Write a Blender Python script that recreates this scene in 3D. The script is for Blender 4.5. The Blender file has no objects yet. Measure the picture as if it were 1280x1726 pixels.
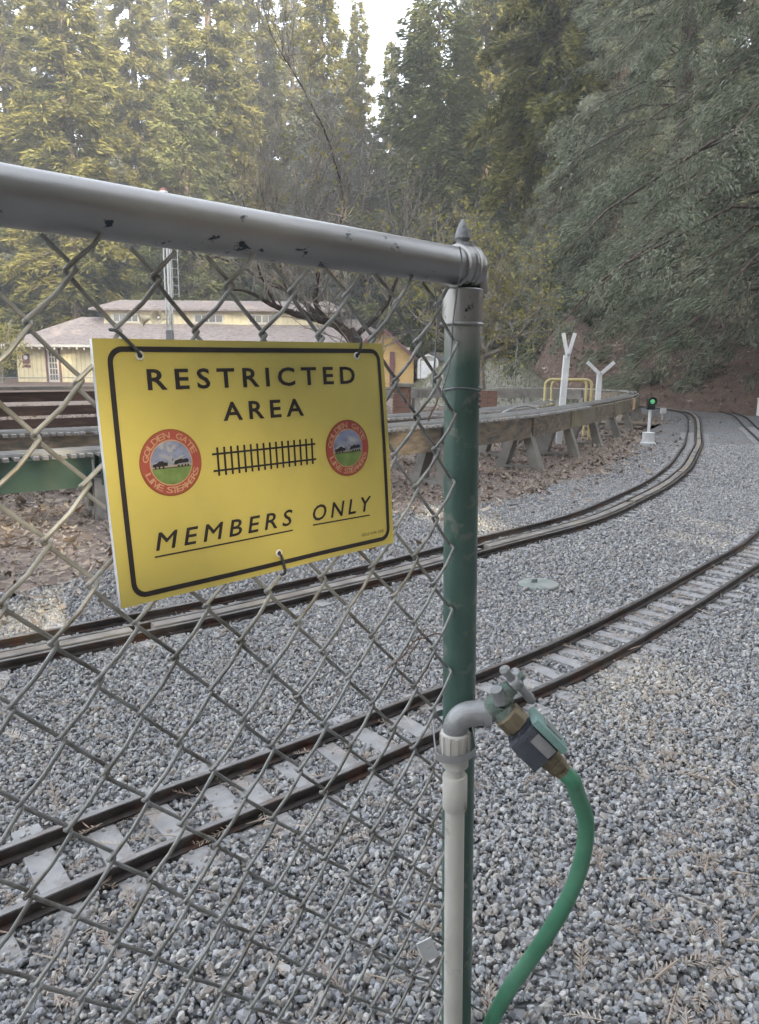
import bpy, bmesh, math, random
import numpy as np
from mathutils import Vector, Matrix

rng = np.random.default_rng(7)
random.seed(7)
scene = bpy.context.scene
COL = scene.collection

# ------------------------------------------------------------------ camera
EYE = 1.07
FPX, CX, CY = 1230.0, 640.0, 853.0          # focal length and principal point, photo pixels
PITCH, ROLL = math.radians(10.73), math.radians(0.5)
fw = np.array([0, math.cos(PITCH), -math.sin(PITCH)])
r0 = np.array([1.0, 0, 0]); u0 = np.cross(r0, fw)
rt = math.cos(ROLL) * r0 + math.sin(ROLL) * u0
up = -math.sin(ROLL) * r0 + math.cos(ROLL) * u0
cd = bpy.data.cameras.new('camera'); cam = bpy.data.objects.new('camera', cd); COL.objects.link(cam)
M = Matrix.Identity(4)
for i in range(3):
    M[i][0], M[i][1], M[i][2] = rt[i], up[i], -fw[i]
M[2][3] = EYE
cam.matrix_world = M
cd.sensor_fit = 'VERTICAL'; cd.sensor_height = 36.0; cd.lens = FPX / 1726 * 36
cd.shift_y = -10 / 1726
cd.clip_start = 0.02; cd.clip_end = 2000
scene.camera = cam

# ------------------------------------------------------------------ light
SUN_EL = math.radians(20); SUN_AZ = math.atan2(0.42, -0.9)      # azimuth measured from +Y towards +X
S = Vector((math.sin(SUN_AZ) * math.cos(SUN_EL), math.cos(SUN_AZ) * math.cos(SUN_EL), math.sin(SUN_EL)))
world = bpy.data.worlds.new('World'); scene.world = world; world.use_nodes = True
nt = world.node_tree; nt.nodes.clear()
sky = nt.nodes.new('ShaderNodeTexSky'); sky.sky_type = 'NISHITA'; sky.sun_disc = False
sky.sun_elevation = SUN_EL; sky.sun_rotation = SUN_AZ
sky.dust_density = 2.0; sky.air_density = 1.0; sky.ozone_density = 1.0
hs = nt.nodes.new('ShaderNodeHueSaturation'); hs.inputs['Saturation'].default_value = 0.36
bg = nt.nodes.new('ShaderNodeBackground'); bg.inputs[1].default_value = 0.15
wo = nt.nodes.new('ShaderNodeOutputWorld')
nt.links.new(sky.outputs[0], hs.inputs['Color']); nt.links.new(hs.outputs[0], bg.inputs[0]); nt.links.new(bg.outputs[0], wo.inputs[0])
sl = bpy.data.lights.new('sun', 'SUN'); sl.energy = 2.2; sl.angle = math.radians(0.53); sl.color = (1.0, 0.84, 0.56)
so = bpy.data.objects.new('sun', sl); COL.objects.link(so)
so.rotation_euler = (-S).to_track_quat('-Z', 'Y').to_euler(); so.location = (30, -60, 40)
vs = scene.view_settings
vs.view_transform = 'Standard'; vs.look = 'None'; vs.gamma = 1; vs.use_curve_mapping = False
vs.exposure = 2.92
scene.cycles.max_bounces = 5; scene.cycles.diffuse_bounces = 3; scene.cycles.glossy_bounces = 2; scene.cycles.transparent_max_bounces = 6; scene.cycles.adaptive_threshold = 0.02
scene.cycles.use_denoising = True

# ------------------------------------------------------------------ survey helpers
def ray(x, y): return fw + rt * (x - CX) / FPX - up * (y - CY) / FPX
def P(x, y, z=0.0):
    d = ray(x, y); t = (z - EYE) / d[2]; return np.array([0, 0, EYE]) + d * t
def A(x, y, Y):
    d = ray(x, y); return np.array([0, 0, EYE]) + d * (Y / d[1])

# ------------------------------------------------------------------ materials
def mat(name, c, rough=0.7, metal=0.0, vary=0.18, scale=12.0, bump=0.0, bscale=60.0, c2=None, c2scale=6.0, c2lo=0.5, c2hi=0.62, stretch=None, spec=0.4):
    m = bpy.data.materials.new(name); m.use_nodes = True
    n = m.node_tree.nodes; l = m.node_tree.links; b = n['Principled BSDF']
    tc = n.new('ShaderNodeTexCoord'); src = tc.outputs['Object']
    if stretch:
        mp = n.new('ShaderNodeMapping'); mp.inputs['Scale'].default_value = stretch
        l.new(src, mp.inputs[0]); src = mp.outputs[0]
    nz = n.new('ShaderNodeTexNoise'); nz.inputs['Scale'].default_value = scale; nz.inputs['Detail'].default_value = 5
    l.new(src, nz.inputs['Vector'])
    cr = n.new('ShaderNodeValToRGB'); e = cr.color_ramp.elements
    e[0].position = 0.3; e[1].position = 0.7
    e[0].color = (*[x * (1 - vary) for x in c], 1); e[1].color = (*[min(1, x * (1 + vary)) for x in c], 1)
    l.new(nz.outputs['Fac'], cr.inputs[0]); out = cr.outputs[0]
    if c2:
        n2 = n.new('ShaderNodeTexNoise'); n2.inputs['Scale'].default_value = c2scale; n2.inputs['Detail'].default_value = 6; n2.inputs['Roughness'].default_value = 0.6
        l.new(src, n2.inputs['Vector'])
        r2 = n.new('ShaderNodeValToRGB'); r2.color_ramp.elements[0].position = c2lo; r2.color_ramp.elements[1].position = c2hi
        l.new(n2.outputs['Fac'], r2.inputs[0])
        mx = n.new('ShaderNodeMix'); mx.data_type = 'RGBA'
        l.new(r2.outputs[0], mx.inputs['Factor']); l.new(out, mx.inputs['A']); mx.inputs['B'].default_value = (*c2, 1); out = mx.outputs['Result']
    l.new(out, b.inputs['Base Color'])
    b.inputs['Roughness'].default_value = rough; b.inputs['Metallic'].default_value = metal
    b.inputs['Specular IOR Level'].default_value = spec
    if bump:
        nb = n.new('ShaderNodeTexNoise'); nb.inputs['Scale'].default_value = bscale; nb.inputs['Detail'].default_value = 4
        l.new(src, nb.inputs['Vector'])
        bp = n.new('ShaderNodeBump'); bp.inputs['Strength'].default_value = bump; bp.inputs['Distance'].default_value = 0.01
        l.new(nb.outputs['Fac'], bp.inputs['Height']); l.new(bp.outputs[0], b.inputs['Normal'])
    return m

def ramp_mat(name, cols, rough=0.8, src='island', transl=0.0, nscale=0.35, spec=0.3):
    """colour picked per leaf / per stone, leaves let some light through"""
    m = bpy.data.materials.new(name); m.use_nodes = True
    n = m.node_tree.nodes; l = m.node_tree.links; b = n['Principled BSDF']
    if src == 'island':
        s = n.new('ShaderNodeNewGeometry').outputs['Random Per Island']
    else:
        s = n.new('ShaderNodeObjectInfo').outputs['Random']
    cr = n.new('ShaderNodeValToRGB'); els = cr.color_ramp.elements
    while len(els) < len(cols): els.new(0.5)
    for i, c in enumerate(cols):
        els[i].position = i / (len(cols) - 1); els[i].color = (*c, 1)
    if nscale and src == 'island':
        tc = n.new('ShaderNodeTexCoord'); nz = n.new('ShaderNodeTexNoise'); nz.inputs['Scale'].default_value = nscale; nz.inputs['Detail'].default_value = 3
        l.new(tc.outputs['Object'], nz.inputs['Vector'])
        ma = n.new('ShaderNodeMath'); ma.operation = 'MULTIPLY_ADD'; ma.inputs[1].default_value = 2.0; ma.inputs[2].default_value = -1.0
        l.new(nz.outputs['Fac'], ma.inputs[0])
        m2 = n.new('ShaderNodeMath'); m2.operation = 'MULTIPLY_ADD'; m2.inputs[1].default_value = 0.7; m2.inputs[2].default_value = 0.15
        l.new(s, m2.inputs[0])
        ad = n.new('ShaderNodeMath'); ad.operation = 'ADD'; ad.use_clamp = True
        l.new(ma.outputs[0], ad.inputs[0]); l.new(m2.outputs[0], ad.inputs[1]); s = ad.outputs[0]
    l.new(s, cr.inputs[0])
    l.new(cr.outputs[0], b.inputs['Base Color']); b.inputs['Roughness'].default_value = rough; b.inputs['Specular IOR Level'].default_value = spec
    if transl:
        tr = n.new('ShaderNodeBsdfTranslucent'); mx = n.new('ShaderNodeMixShader'); mx.inputs[0].default_value = transl
        l.new(cr.outputs[0], tr.inputs[0]); l.new(b.outputs[0], mx.inputs[1]); l.new(tr.outputs[0], mx.inputs[2])
        l.new(mx.outputs[0], n['Material Output'].inputs[0])
    return m

def emit(name, c, s):
    m = bpy.data.materials.new(name); m.use_nodes = True; b = m.node_tree.nodes['Principled BSDF']
    b.inputs['Base Color'].default_value = (*c, 1); b.inputs['Emission Color'].default_value = (*c, 1); b.inputs['Emission Strength'].default_value = s
    return m

# ------------------------------------------------------------------ object helpers
def tag(o, label=None, cat=None, group=None, kind=None):
    if label: o['label'] = label
    if cat: o['category'] = cat
    if group: o['group'] = group
    if kind: o['kind'] = kind
    return o
def empty(name, loc=(0, 0, 0), rz=0.0, label=None, cat=None, group=None, parent=None):
    o = bpy.data.objects.new(name, None); COL.objects.link(o); o.empty_display_size = 0.1
    o.location = loc; o.rotation_euler = (0, 0, rz)
    if parent: o.parent = parent
    return tag(o, label, cat, group)
def link(name, me, m=None, parent=None, smooth=False, kind=None):
    if m: 
        me.materials.clear(); me.materials.append(m)
    if smooth:
        me.polygons.foreach_set('use_smooth', [True] * len(me.polygons))
    o = bpy.data.objects.new(name, me); COL.objects.link(o)
    if parent: o.parent = parent
    if kind: o['kind'] = kind
    return o
def copy_tree(o, parent=None):
    c = o.copy(); COL.objects.link(c); c.parent = parent
    for ch in list(o.children): copy_tree(ch, c)
    return c
def mesh_np(name, V, F):
    """vertices (n,3), faces (m,k) with constant k"""
    V = np.asarray(V, np.float32); F = np.asarray(F, np.int32)
    me = bpy.data.meshes.new(name); me.vertices.add(len(V)); me.vertices.foreach_set('co', V.ravel())
    k = F.shape[1]; me.loops.add(F.size); me.loops.foreach_set('vertex_index', F.ravel())
    me.polygons.add(len(F)); me.polygons.foreach_set('loop_start', np.arange(0, F.size, k, dtype=np.int32))
    me.update(calc_edges=True); return me

class MB:
    def __init__(s): s.v = []; s.f = []
    def add(s, V, F):
        b = len(s.v); s.v += [tuple(map(float, p)) for p in V]; s.f += [tuple(i + b for i in f) for f in F]; return s
    def box(s, c, size, R=None, bev=0.0):
        hx, hy, hz = [q / 2 for q in size]
        if bev <= 0:
            V = [(x, y, z) for z in (-hz, hz) for y in (-hy, hy) for x in (-hx, hx)]
            F = [(0, 2, 3, 1), (4, 5, 7, 6), (0, 1, 5, 4), (2, 6, 7, 3), (0, 4, 6, 2), (1, 3, 7, 5)]
        else:
            bm = bmesh.new(); bmesh.ops.create_cube(bm, size=1.0)
            bmesh.ops.scale(bm, vec=size, verts=bm.verts)
            bmesh.ops.bevel(bm, geom=bm.edges[:], offset=bev, segments=2, affect='EDGES', profile=0.7)
            bm.verts.index_update(); V = [v.co[:] for v in bm.verts]; F = [[v.index for v in f.verts] for f in bm.faces]; bm.free()
        V = np.array(V)
        if R is not None: V = V @ np.array(R).T
        return s.add(V + np.array(c), F)
    def tube(s, pts, r, n=10, cap=True, closed=False):
        pts = np.array(pts, float); N = len(pts); rr = np.broadcast_to(np.array(r, float), (N,))
        T = np.gradient(pts, axis=0) if not closed else np.roll(pts, -1, 0) - np.roll(pts, 1, 0)
        T /= np.linalg.norm(T, axis=1)[:, None] + 1e-12
        ref = np.array([0, 0, 1.0]) if abs(T[0][2]) < 0.9 else np.array([1.0, 0, 0])
        nrm = np.cross(T[0], ref); nrm /= np.linalg.norm(nrm); V = []
        a = np.linspace(0, 2 * np.pi, n, endpoint=False)
        for i in range(N):
            nrm = nrm - T[i] * (nrm @ T[i]); nrm /= np.linalg.norm(nrm) + 1e-12; b = np.cross(T[i], nrm)
            V += list(pts[i] + rr[i] * (np.cos(a)[:, None] * nrm + np.sin(a)[:, None] * b))
        F = []
        for i in range(N if closed else N - 1):
            j = (i + 1) % N
            for k in range(n): F.append((i * n + k, i * n + (k + 1) % n, j * n + (k + 1) % n, j * n + k))
        if cap and not closed: F += [tuple(range(n))[::-1], tuple(range((N - 1) * n, N * n))]
        return s.add(V, F)
    def lathe(s, prof, o=(0, 0, 0), ax=(0, 0, 1), n=20):
        ax = np.array(ax, float); ax /= np.linalg.norm(ax); o = np.array(o, float)
        pts = [o + ax * h for r, h in prof]; rr = [max(r, 1e-4) for r, h in prof]
        ref = np.array([1.0, 0, 0]) if abs(ax[0]) < 0.9 else np.array([0, 1.0, 0]); x = np.cross(ax, ref); x /= np.linalg.norm(x); y = np.cross(ax, x)
        a = np.linspace(0, 2 * np.pi, n, endpoint=False); V = []
        for p, r in zip(pts, rr): V += list(p + r * (np.cos(a)[:, None] * x + np.sin(a)[:, None] * y))
        F = []
        for i in range(len(prof) - 1):
            for k in range(n): F.append((i * n + k, i * n + (k + 1) % n, (i + 1) * n + (k + 1) % n, (i + 1) * n + k))
        F += [tuple(range(n))[::-1], tuple(range((len(prof) - 1) * n, len(prof) * n))]
        return s.add(V, F)
    def extrude(s, prof, path, cap=True):
        """prof = list of (side, up); path = list of xyz, extruded with z up"""
        path = np.array(path, float); T = np.gradient(path[:, :2], axis=0); T /= np.linalg.norm(T, axis=1)[:, None]
        n = len(prof); V = []
        for p, t in zip(path, T):
            sd = np.array([t[1], -t[0], 0])
            V += [p + sd * a + np.array([0, 0, b]) for a, b in prof]
        F = []
        for i in range(len(path) - 1):
            for k in range(n): F.append((i * n + k, i * n + (k + 1) % n, (i + 1) * n + (k + 1) % n, (i + 1) * n + k))
        if cap: F += [tuple(range(n))[::-1], tuple(range((len(path) - 1) * n, len(path) * n))]
        return s.add(V, F)
    def mesh(s, name):
        me = bpy.data.meshes.new(name); me.from_pydata(s.v, [], s.f)
        bm = bmesh.new(); bm.from_mesh(me); bmesh.ops.recalc_face_normals(bm, faces=bm.faces); bm.to_mesh(me); bm.free(); return me
    def build(s, name, m, parent=None, smooth=False, kind=None):
        o = link(name, s.mesh(name), m, parent, False, kind)
        if smooth:
            me = o.data; me.polygons.foreach_set('use_smooth', [True] * len(me.polygons))
            try: me.set_sharp_from_angle(angle=math.radians(38))
            except Exception: pass
        return o

def smooth_path(pts, step):
    """Catmull-Rom through pts, resampled at even steps"""
    p = np.array(pts, float); p = np.vstack([2 * p[0] - p[1], p, 2 * p[-1] - p[-2]]); out = []
    for i in range(1, len(p) - 2):
        for t in np.linspace(0, 1, 40, endpoint=False):
            a, b, c, d = p[i - 1], p[i], p[i + 1], p[i + 2]
            out.append(0.5 * (2 * b + (c - a) * t + (2 * a - 5 * b + 4 * c - d) * t * t + (3 * b - 3 * c + d - a) * t ** 3))
    out.append(p[-2]); out = np.array(out)
    L = np.concatenate([[0], np.cumsum(np.linalg.norm(np.diff(out, axis=0), axis=1))])
    s = np.arange(0, L[-1], step)
    return np.stack([np.interp(s, L, out[:, k]) for k in range(out.shape[1])], 1)
def tangents(path):
    T = np.gradient(path[:, :2], axis=0); return T / np.linalg.norm(T, axis=1)[:, None]
def offset(path, d):
    T = tangents(path); q = path.copy(); q[:, 0] += T[:, 1] * d; q[:, 1] -= T[:, 0] * d; return q
def seg_dist(X, Y, poly):
    """distance of many points to a polyline"""
    best = np.full(X.shape, 1e9)
    for a, b in zip(poly[:-1], poly[1:]):
        dx, dy = b[0] - a[0], b[1] - a[1]; t = np.clip(((X - a[0]) * dx + (Y - a[1]) * dy) / (dx * dx + dy * dy + 1e-12), 0, 1)
        best = np.minimum(best, np.hypot(X - a[0] - t * dx, Y - a[1] - t * dy))
    return best
def in_poly(X, Y, poly):
    inside = np.zeros(X.shape, bool); j = len(poly) - 1
    for i in range(len(poly)):
        xi, yi = poly[i][:2]; xj, yj = poly[j][:2]
        c = ((yi > Y) != (yj > Y)) & (X < (xj - xi) * (Y - yi) / (yj - yi + 1e-12) + xi); inside ^= c; j = i
    return inside

# ------------------------------------------------------------------ GN scatter of many small loose pieces
def scatter(name, pts, rots, scl, protos, kind='stuff'):
    n = len(pts); me = bpy.data.meshes.new(name); me.vertices.add(n); me.vertices.foreach_set('co', np.asarray(pts, np.float32).ravel())
    a = me.attributes.new('rot', 'FLOAT_VECTOR', 'POINT'); a.data.foreach_set('vector', np.asarray(rots, np.float32).ravel())
    a = me.attributes.new('scl', 'FLOAT_VECTOR', 'POINT'); a.data.foreach_set('vector', np.asarray(scl, np.float32).ravel())
    a = me.attributes.new('idx', 'INT', 'POINT'); a.data.foreach_set('value', rng.integers(0, len(protos), n).astype(np.int32))
    o = bpy.data.objects.new(name, me); COL.objects.link(o); o['kind'] = kind
    pc = bpy.data.collections.new(name + '_pieces')
    for k, (pm, m) in enumerate(protos):
        pm.materials.clear(); pm.materials.append(m); pc.objects.link(bpy.data.objects.new(name + '_piece', pm))
    g = bpy.data.node_groups.new(name + '_scatter', 'GeometryNodeTree')
    g.interface.new_socket('Geometry', in_out='INPUT', socket_type='NodeSocketGeometry')
    g.interface.new_socket('Geometry', in_out='OUTPUT', socket_type='NodeSocketGeometry')
    N = g.nodes; L = g.links
    gi = N.new('NodeGroupInput'); go = N.new('NodeGroupOutput'); ci = N.new('GeometryNodeCollectionInfo')
    ci.inputs['Collection'].default_value = pc; ci.inputs['Separate Children'].default_value = True
    ip = N.new('GeometryNodeInstanceOnPoints'); ip.inputs['Pick Instance'].default_value = True
    def attr(nm, t):
        q = N.new('GeometryNodeInputNamedAttribute'); q.data_type = t; q.inputs['Name'].default_value = nm
        return [s for s in q.outputs if s.enabled and s.name == 'Attribute'][0]
    e2r = N.new('FunctionNodeEulerToRotation')
    L.new(attr('rot', 'FLOAT_VECTOR'), e2r.inputs[0]); L.new(e2r.outputs[0], ip.inputs['Rotation'])
    L.new(attr('scl', 'FLOAT_VECTOR'), ip.inputs['Scale']); L.new(attr('idx', 'INT'), ip.inputs['Instance Index'])
    L.new(gi.outputs[0], ip.inputs['Points']); L.new(ci.outputs[0], ip.inputs['Instance']); L.new(ip.outputs[0], go.inputs[0])
    md = o.modifiers.new('scatter', 'NODES'); md.node_group = g
    return o

# ================================================================== GROUND
def hnoise(x, y):
    return (np.sin(x * 0.9 + 1.3 * np.sin(y * 0.5)) * np.cos(y * 0.8 + 0.7 * np.sin(x * 0.6)) * 0.5 + 0.35 * np.sin(x * 2.3 + y * 1.7) * np.sin(y * 2.9 - x * 1.1))
def bank_z(x, y):
    x = np.asarray(x, float); y = np.asarray(y, float)
    ex, ey = (x + 5) / 16.2, (y - 8) / 22.5
    r = np.sqrt(ex * ex + ey * ey); d = (r - 1) * 18.0
    phi = np.degrees(np.arctan2(x, y))                       # 0 ahead, 90 right, 180 behind
    w = np.clip((phi - 10.5) / 3.0, 0, 1) + np.clip((-phi - 120) / 25, 0, 1); w = np.clip(w, 0, 1); w = w * w * (3 - 2 * w)
    h = 13.0 * (1 - np.exp(-np.maximum(d, 0) * 0.62 / 13.0))
    return w * (h + np.clip(d, 0, 1.5) * 0.12 * hnoise(x * 1.7, y * 1.7)) - 0.03 * (1 - np.clip(d, 0, 1)) * 1.0
def mound_z(x, y):
    a = np.clip((y - 19.5) / 11, 0, 1); a = a * a * (3 - 2 * a)
    b = np.clip((7.0 + (y - 20) * 0.10 - x) / 3.0, 0, 1); b = b * b * (3 - 2 * b)
    c = np.clip((x - 0.45 - (y - 20) * 0.045) / 2.2, 0, 1); c = c * c * (3 - 2 * c)
    return 1.38 * a * b * c + 0.05 * hnoise(x, y) * a * b * c - 0.05 * (1 - np.minimum(1, a * b * c * 12))

def gravel_ground():
    m = bpy.data.materials.new('gravel_bed'); m.use_nodes = True; n = m.node_tree.nodes; l = m.node_tree.links; b = n['Principled BSDF']
    tc = n.new('ShaderNodeTexCoord')
    vo = n.new('ShaderNodeTexVoronoi'); vo.inputs['Scale'].default_value = 42; l.new(tc.outputs['Object'], vo.inputs['Vector'])
    sep = n.new('ShaderNodeSeparateColor'); l.new(vo.outputs['Color'], sep.inputs[0])
    cr = n.new('ShaderNodeValToRGB'); e = cr.color_ramp.elements
    e[0].color = (0.16, 0.165, 0.17, 1); e[1].color = (0.44, 0.445, 0.45, 1); l.new(sep.outputs[0], cr.inputs[0])
    ve = n.new('ShaderNodeTexVoronoi'); ve.feature = 'DISTANCE_TO_EDGE'; ve.inputs['Scale'].default_value = 42; l.new(tc.outputs['Object'], ve.inputs['Vector'])
    r2 = n.new('ShaderNodeValToRGB'); r2.color_ramp.elements[0].position = 0.0; r2.color_ramp.elements[1].position = 0.16
    r2.color_ramp.elements[0].color = (0.25, 0.25, 0.25, 1); l.new(ve.outputs['Distance'], r2.inputs[0])
    mx = n.new('ShaderNodeMix'); mx.data_type = 'RGBA'; mx.blend_type = 'MULTIPLY'; mx.inputs['Factor'].default_value = 1
    l.new(cr.outputs[0], mx.inputs['A']); l.new(r2.outputs[0], mx.inputs['B'])
    # brown drift of needles and dirt
    nz = n.new('ShaderNodeTexNoise'); nz.inputs['Scale'].default_value = 0.55; nz.inputs['Detail'].default_value = 9; nz.inputs['Roughness'].default_value = 0.7
    l.new(tc.outputs['Object'], nz.inputs['Vector'])
    r3 = n.new('ShaderNodeValToRGB'); r3.color_ramp.elements[0].position = 0.46; r3.color_ramp.elements[1].position = 0.70; r3.color_ramp.elements[1].color = (0.6, 0.6, 0.6, 1)
    l.new(nz.outputs['Fac'], r3.inputs[0])
    m2 = n.new('ShaderNodeMix'); m2.data_type = 'RGBA'; l.new(r3.outputs[0], m2.inputs['Factor']); l.new(mx.outputs['Result'], m2.inputs['A']); m2.inputs['B'].default_value = (0.20, 0.155, 0.125, 1)
    l.new(m2.outputs['Result'], b.inputs['Base Color']); b.inputs['Roughness'].default_value = 0.9
    bp = n.new('ShaderNodeBump'); bp.inputs['Strength'].default_value = 0.9; bp.inputs['Distance'].default_value = 0.012
    l.new(r2.outputs[0], bp.inputs['Height']); l.new(bp.outputs[0], b.inputs['Normal'])
    return m
M_gravel = gravel_ground()
g = MB(); G = 240.0
xs = np.concatenate([[-G, -140], np.linspace(-60, 60, 61), [140, G]]); V = [(x, y, -0.012) for y in xs for x in xs]; k = len(xs)
F = [(j * k + i, j * k + i + 1, (j + 1) * k + i + 1, (j + 1) * k + i) for j in range(k - 1) for i in range(k - 1)]
link('ground', mesh_np('ground', V, F), M_gravel, kind='structure')

M_duff = mat('needle_duff', (0.115, 0.075, 0.058), 0.95, vary=0.45, scale=3.0, bump=0.9, bscale=9.0, c2=(0.20, 0.145, 0.105), c2scale=14.0, c2lo=0.5, c2hi=0.68)
def grid_sheet(name, fz, x0, x1, y0, y1, nx, ny, m, keep):
    X, Y = np.meshgrid(np.linspace(x0, x1, nx), np.linspace(y0, y1, ny)); Z = fz(X, Y)
    V = np.stack([X.ravel(), Y.ravel(), Z.ravel()], 1); idx = np.arange(nx * ny).reshape(ny, nx)
    F = np.stack([idx[:-1, :-1].ravel(), idx[:-1, 1:].ravel(), idx[1:, 1:].ravel(), idx[1:, :-1].ravel()], 1)
    F = F[keep(V[F[:, 0]], V[F[:, 2]])]
    used = np.unique(F); mp = -np.ones(len(V), int); mp[used] = np.arange(len(used))
    return link(name, mesh_np(name, V[used], mp[F]), m, smooth=True, kind='structure')
grid_sheet('bank', bank_z, -70, 70, -60, 75, 281, 271, M_duff, lambda a, b: np.maximum(a[:, 2], b[:, 2]) > -0.02)

M_grass = mat('dry_grass', (0.20, 0.20, 0.16), 0.95, vary=0.3, scale=2.5, bump=0.7, bscale=40, c2=(0.27, 0.25, 0.20), c2scale=3.5, c2lo=0.45, c2hi=0.7)
grid_sheet('grass_mound', mound_z, -2.5, 12, 18, 46, 60, 90, M_grass, lambda a, b: np.maximum(a[:, 2], b[:, 2]) > -0.02)

# far hillside closing the valley
M_hill = mat('far_hillside', (0.05, 0.055, 0.032), 0.95, vary=0.5, scale=0.3, bump=0.8, bscale=1.2, c2=(0.10, 0.08, 0.05), c2scale=0.5)
grid_sheet('hillside', lambda x, y: np.clip((y - 66) * 0.34 + np.abs(x) * 0.02, -1, 17) + 0.9 * hnoise(x * 0.12, y * 0.12) - 0.6, -170, 120, 62, 190, 60, 40, M_hill, lambda a, b: np.maximum(a[:, 2], b[:, 2]) > -0.3)

# leaf-strewn earth under the raised track
M_earth = mat('leafy_earth', (0.19, 0.145, 0.12), 0.95, vary=0.35, scale=5.0, bump=0.9, bscale=35, c2=(0.28, 0.23, 0.19), c2scale=22, c2lo=0.48, c2hi=0.6)
edge = [P(*q)[:2] for q in [(-260, 1085), (-60, 1010), (60, 985), (190, 958), (400, 915), (560, 885), (670, 865), (760, 853), (860, 838), (950, 815), (1020, 790), (1060, 768), (1080, 742), (1085, 720)]]
edge = [np.array([-9.0, 3.2])] + edge + [np.array([6.2, 16.0]), np.array([6.6, 19.5]), np.array([5.0, 24.0]), np.array([2.0, 46.0]), np.array([-40.0, 62.0]), np.array([-50.0, 8.0])]
ep = smooth_path(np.array(edge[:-3]), 0.12); T = tangents(ep)
wob = 0.05 * np.sin(np.arange(len(ep)) * 0.9) + 0.07 * np.sin(np.arange(len(ep)) * 0.37 + 1) + rng.normal(0, 0.03, len(ep))
ep = ep + np.stack([T[:, 1], -T[:, 0]], 1) * wob[:, None]
LITTER = np.vstack([ep, edge[-3:]])
bm = bmesh.new(); f = bm.faces.new([bm.verts.new((p[0], p[1], -0.006)) for p in LITTER]); bmesh.ops.triangulate(bm, faces=[f])
me = bpy.data.meshes.new('earth'); bm.to_mesh(me); bm.free()
if me.polygons[0].normal.z < 0: me.flip_normals()
link('earth', me, M_earth, kind='structure')

# ================================================================== RAIL TRACKS ON THE GROUND
M_rail = mat('old_rail_steel', (0.07, 0.06, 0.056), 0.55, 0.5, vary=0.3, scale=20, bump=0.15, bscale=90, c2=(0.10, 0.055, 0.04), c2scale=9)
M_railtop = mat('worn_rail_head', (0.23, 0.22, 0.215), 0.42, 0.75, vary=0.2, scale=15, c2=(0.14, 0.10, 0.08), c2scale=6, c2lo=0.5, c2hi=0.7)
M_tie = mat('pale_plastic_tie', (0.34, 0.335, 0.335), 0.85, vary=0.2, scale=14, bump=0.2, bscale=120, c2=(0.17, 0.15, 0.13), c2scale=11, c2lo=0.54, c2hi=0.72)
M_woodrail = mat('weathered_plank', (0.23, 0.21, 0.19), 0.8, vary=0.3, scale=9, bump=0.3, bscale=40, c2=(0.30, 0.24, 0.16), c2scale=1.6, c2lo=0.5, c2hi=0.75)
RP = [(-0.016, 0), (0.016, 0), (0.016, 0.004), (0.0035, 0.008), (0.0035, 0.022), (0.009, 0.025), (0.009, 0.033), (-0.009, 0.033), (-0.009, 0.025), (-0.0035, 0.022), (-0.0035, 0.008), (-0.016, 0.004)]
RT = [(-0.0082, 0.0328), (0.0082, 0.0328), (0.007, 0.0352), (-0.007, 0.0352)]
def lay_track(label, path, rails, ties, tie_len, tie_w, spacing, z=0.0, extra=None, until=1e9, jit=0.008):
    t = empty('railway_track', (0, 0, 0), 0, label, 'track')
    for d in rails:
        q = offset(path, d); q[:, 2] = z
        r = MB().extrude(RP, q).build('rail', M_rail, t); h = MB().extrude(RT, q).build('rail_head', M_railtop, r)
    if extra:
        for (d0, d1, z0, z1) in extra:
            q = path.copy(); q[:, 2] = z
            c = (d0 + d1) / 2; hw = abs(d1 - d0) / 2; q = offset(q, c)
            L = len(q); st = 46
            for i in range(0, L - 2, st):
                seg = q[i:min(i + st - 1, L)]
                if len(seg) > 2: MB().extrude([(-hw, z0), (hw, z0), (hw, z1 - 0.003), (hw - 0.003, z1), (-hw + 0.003, z1), (-hw, z1 - 0.003)], seg).build('plank', M_woodrail, t)
    tm = None; s = 0; T = tangents(path); Lc = np.concatenate([[0], np.cumsum(np.linalg.norm(np.diff(path[:, :2], axis=0), axis=1))])
    out = []
    meshes = []
    for vI in range(3):
        tb_ = MB().box((0, 0, 0), (tie_w, tie_len, 0.03), bev=0.004)
        for d_ in rails:
            for s_ in (-1, 1): tb_.lathe([(0.0055, 0.014), (0.0055, 0.019), (0.003, 0.0215)], (random.uniform(-0.012, 0.012), -(d_ - sum(ties) / 2) + s_ * 0.0215, 0), (0, 0, 1), 7)
        meshes.append(tb_.mesh('tie')); meshes[-1].materials.append(M_tie)
    while s < Lc[-1]:
        i = int(np.searchsorted(Lc, s)); i = min(i, len(path) - 1); p = path[i]; tt = T[i]
        if np.hypot(p[0], p[1]) < until:
            o = bpy.data.objects.new('tie', meshes[len(out) % 3]); COL.objects.link(o); o.parent = t
            cd_ = sum(ties) / 2; a = math.atan2(tt[1], tt[0]) + random.gauss(0, 0.05)
            o.location = (p[0] + tt[1] * (cd_ + random.gauss(0, jit)), p[1] - tt[0] * (cd_ + random.gauss(0, jit)), z - 0.0175 + random.gauss(0, 0.0015)); o.rotation_euler = (random.gauss(0, 0.02), 0, a)
            out.append((o.location.x, o.location.y, a))
        s += spacing * random.uniform(0.9, 1.12)
    return t, out
far1 = [P(*q, .04)[:2] for q in [(0, 1427), (115, 1380), (240, 1337), (350, 1295), (460, 1260), (555, 1222), (640, 1192), (800, 1131), (950, 1072), (1100, 1001), (1175, 956), (1231, 921), (1280, 889)]]
c1 = []
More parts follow.
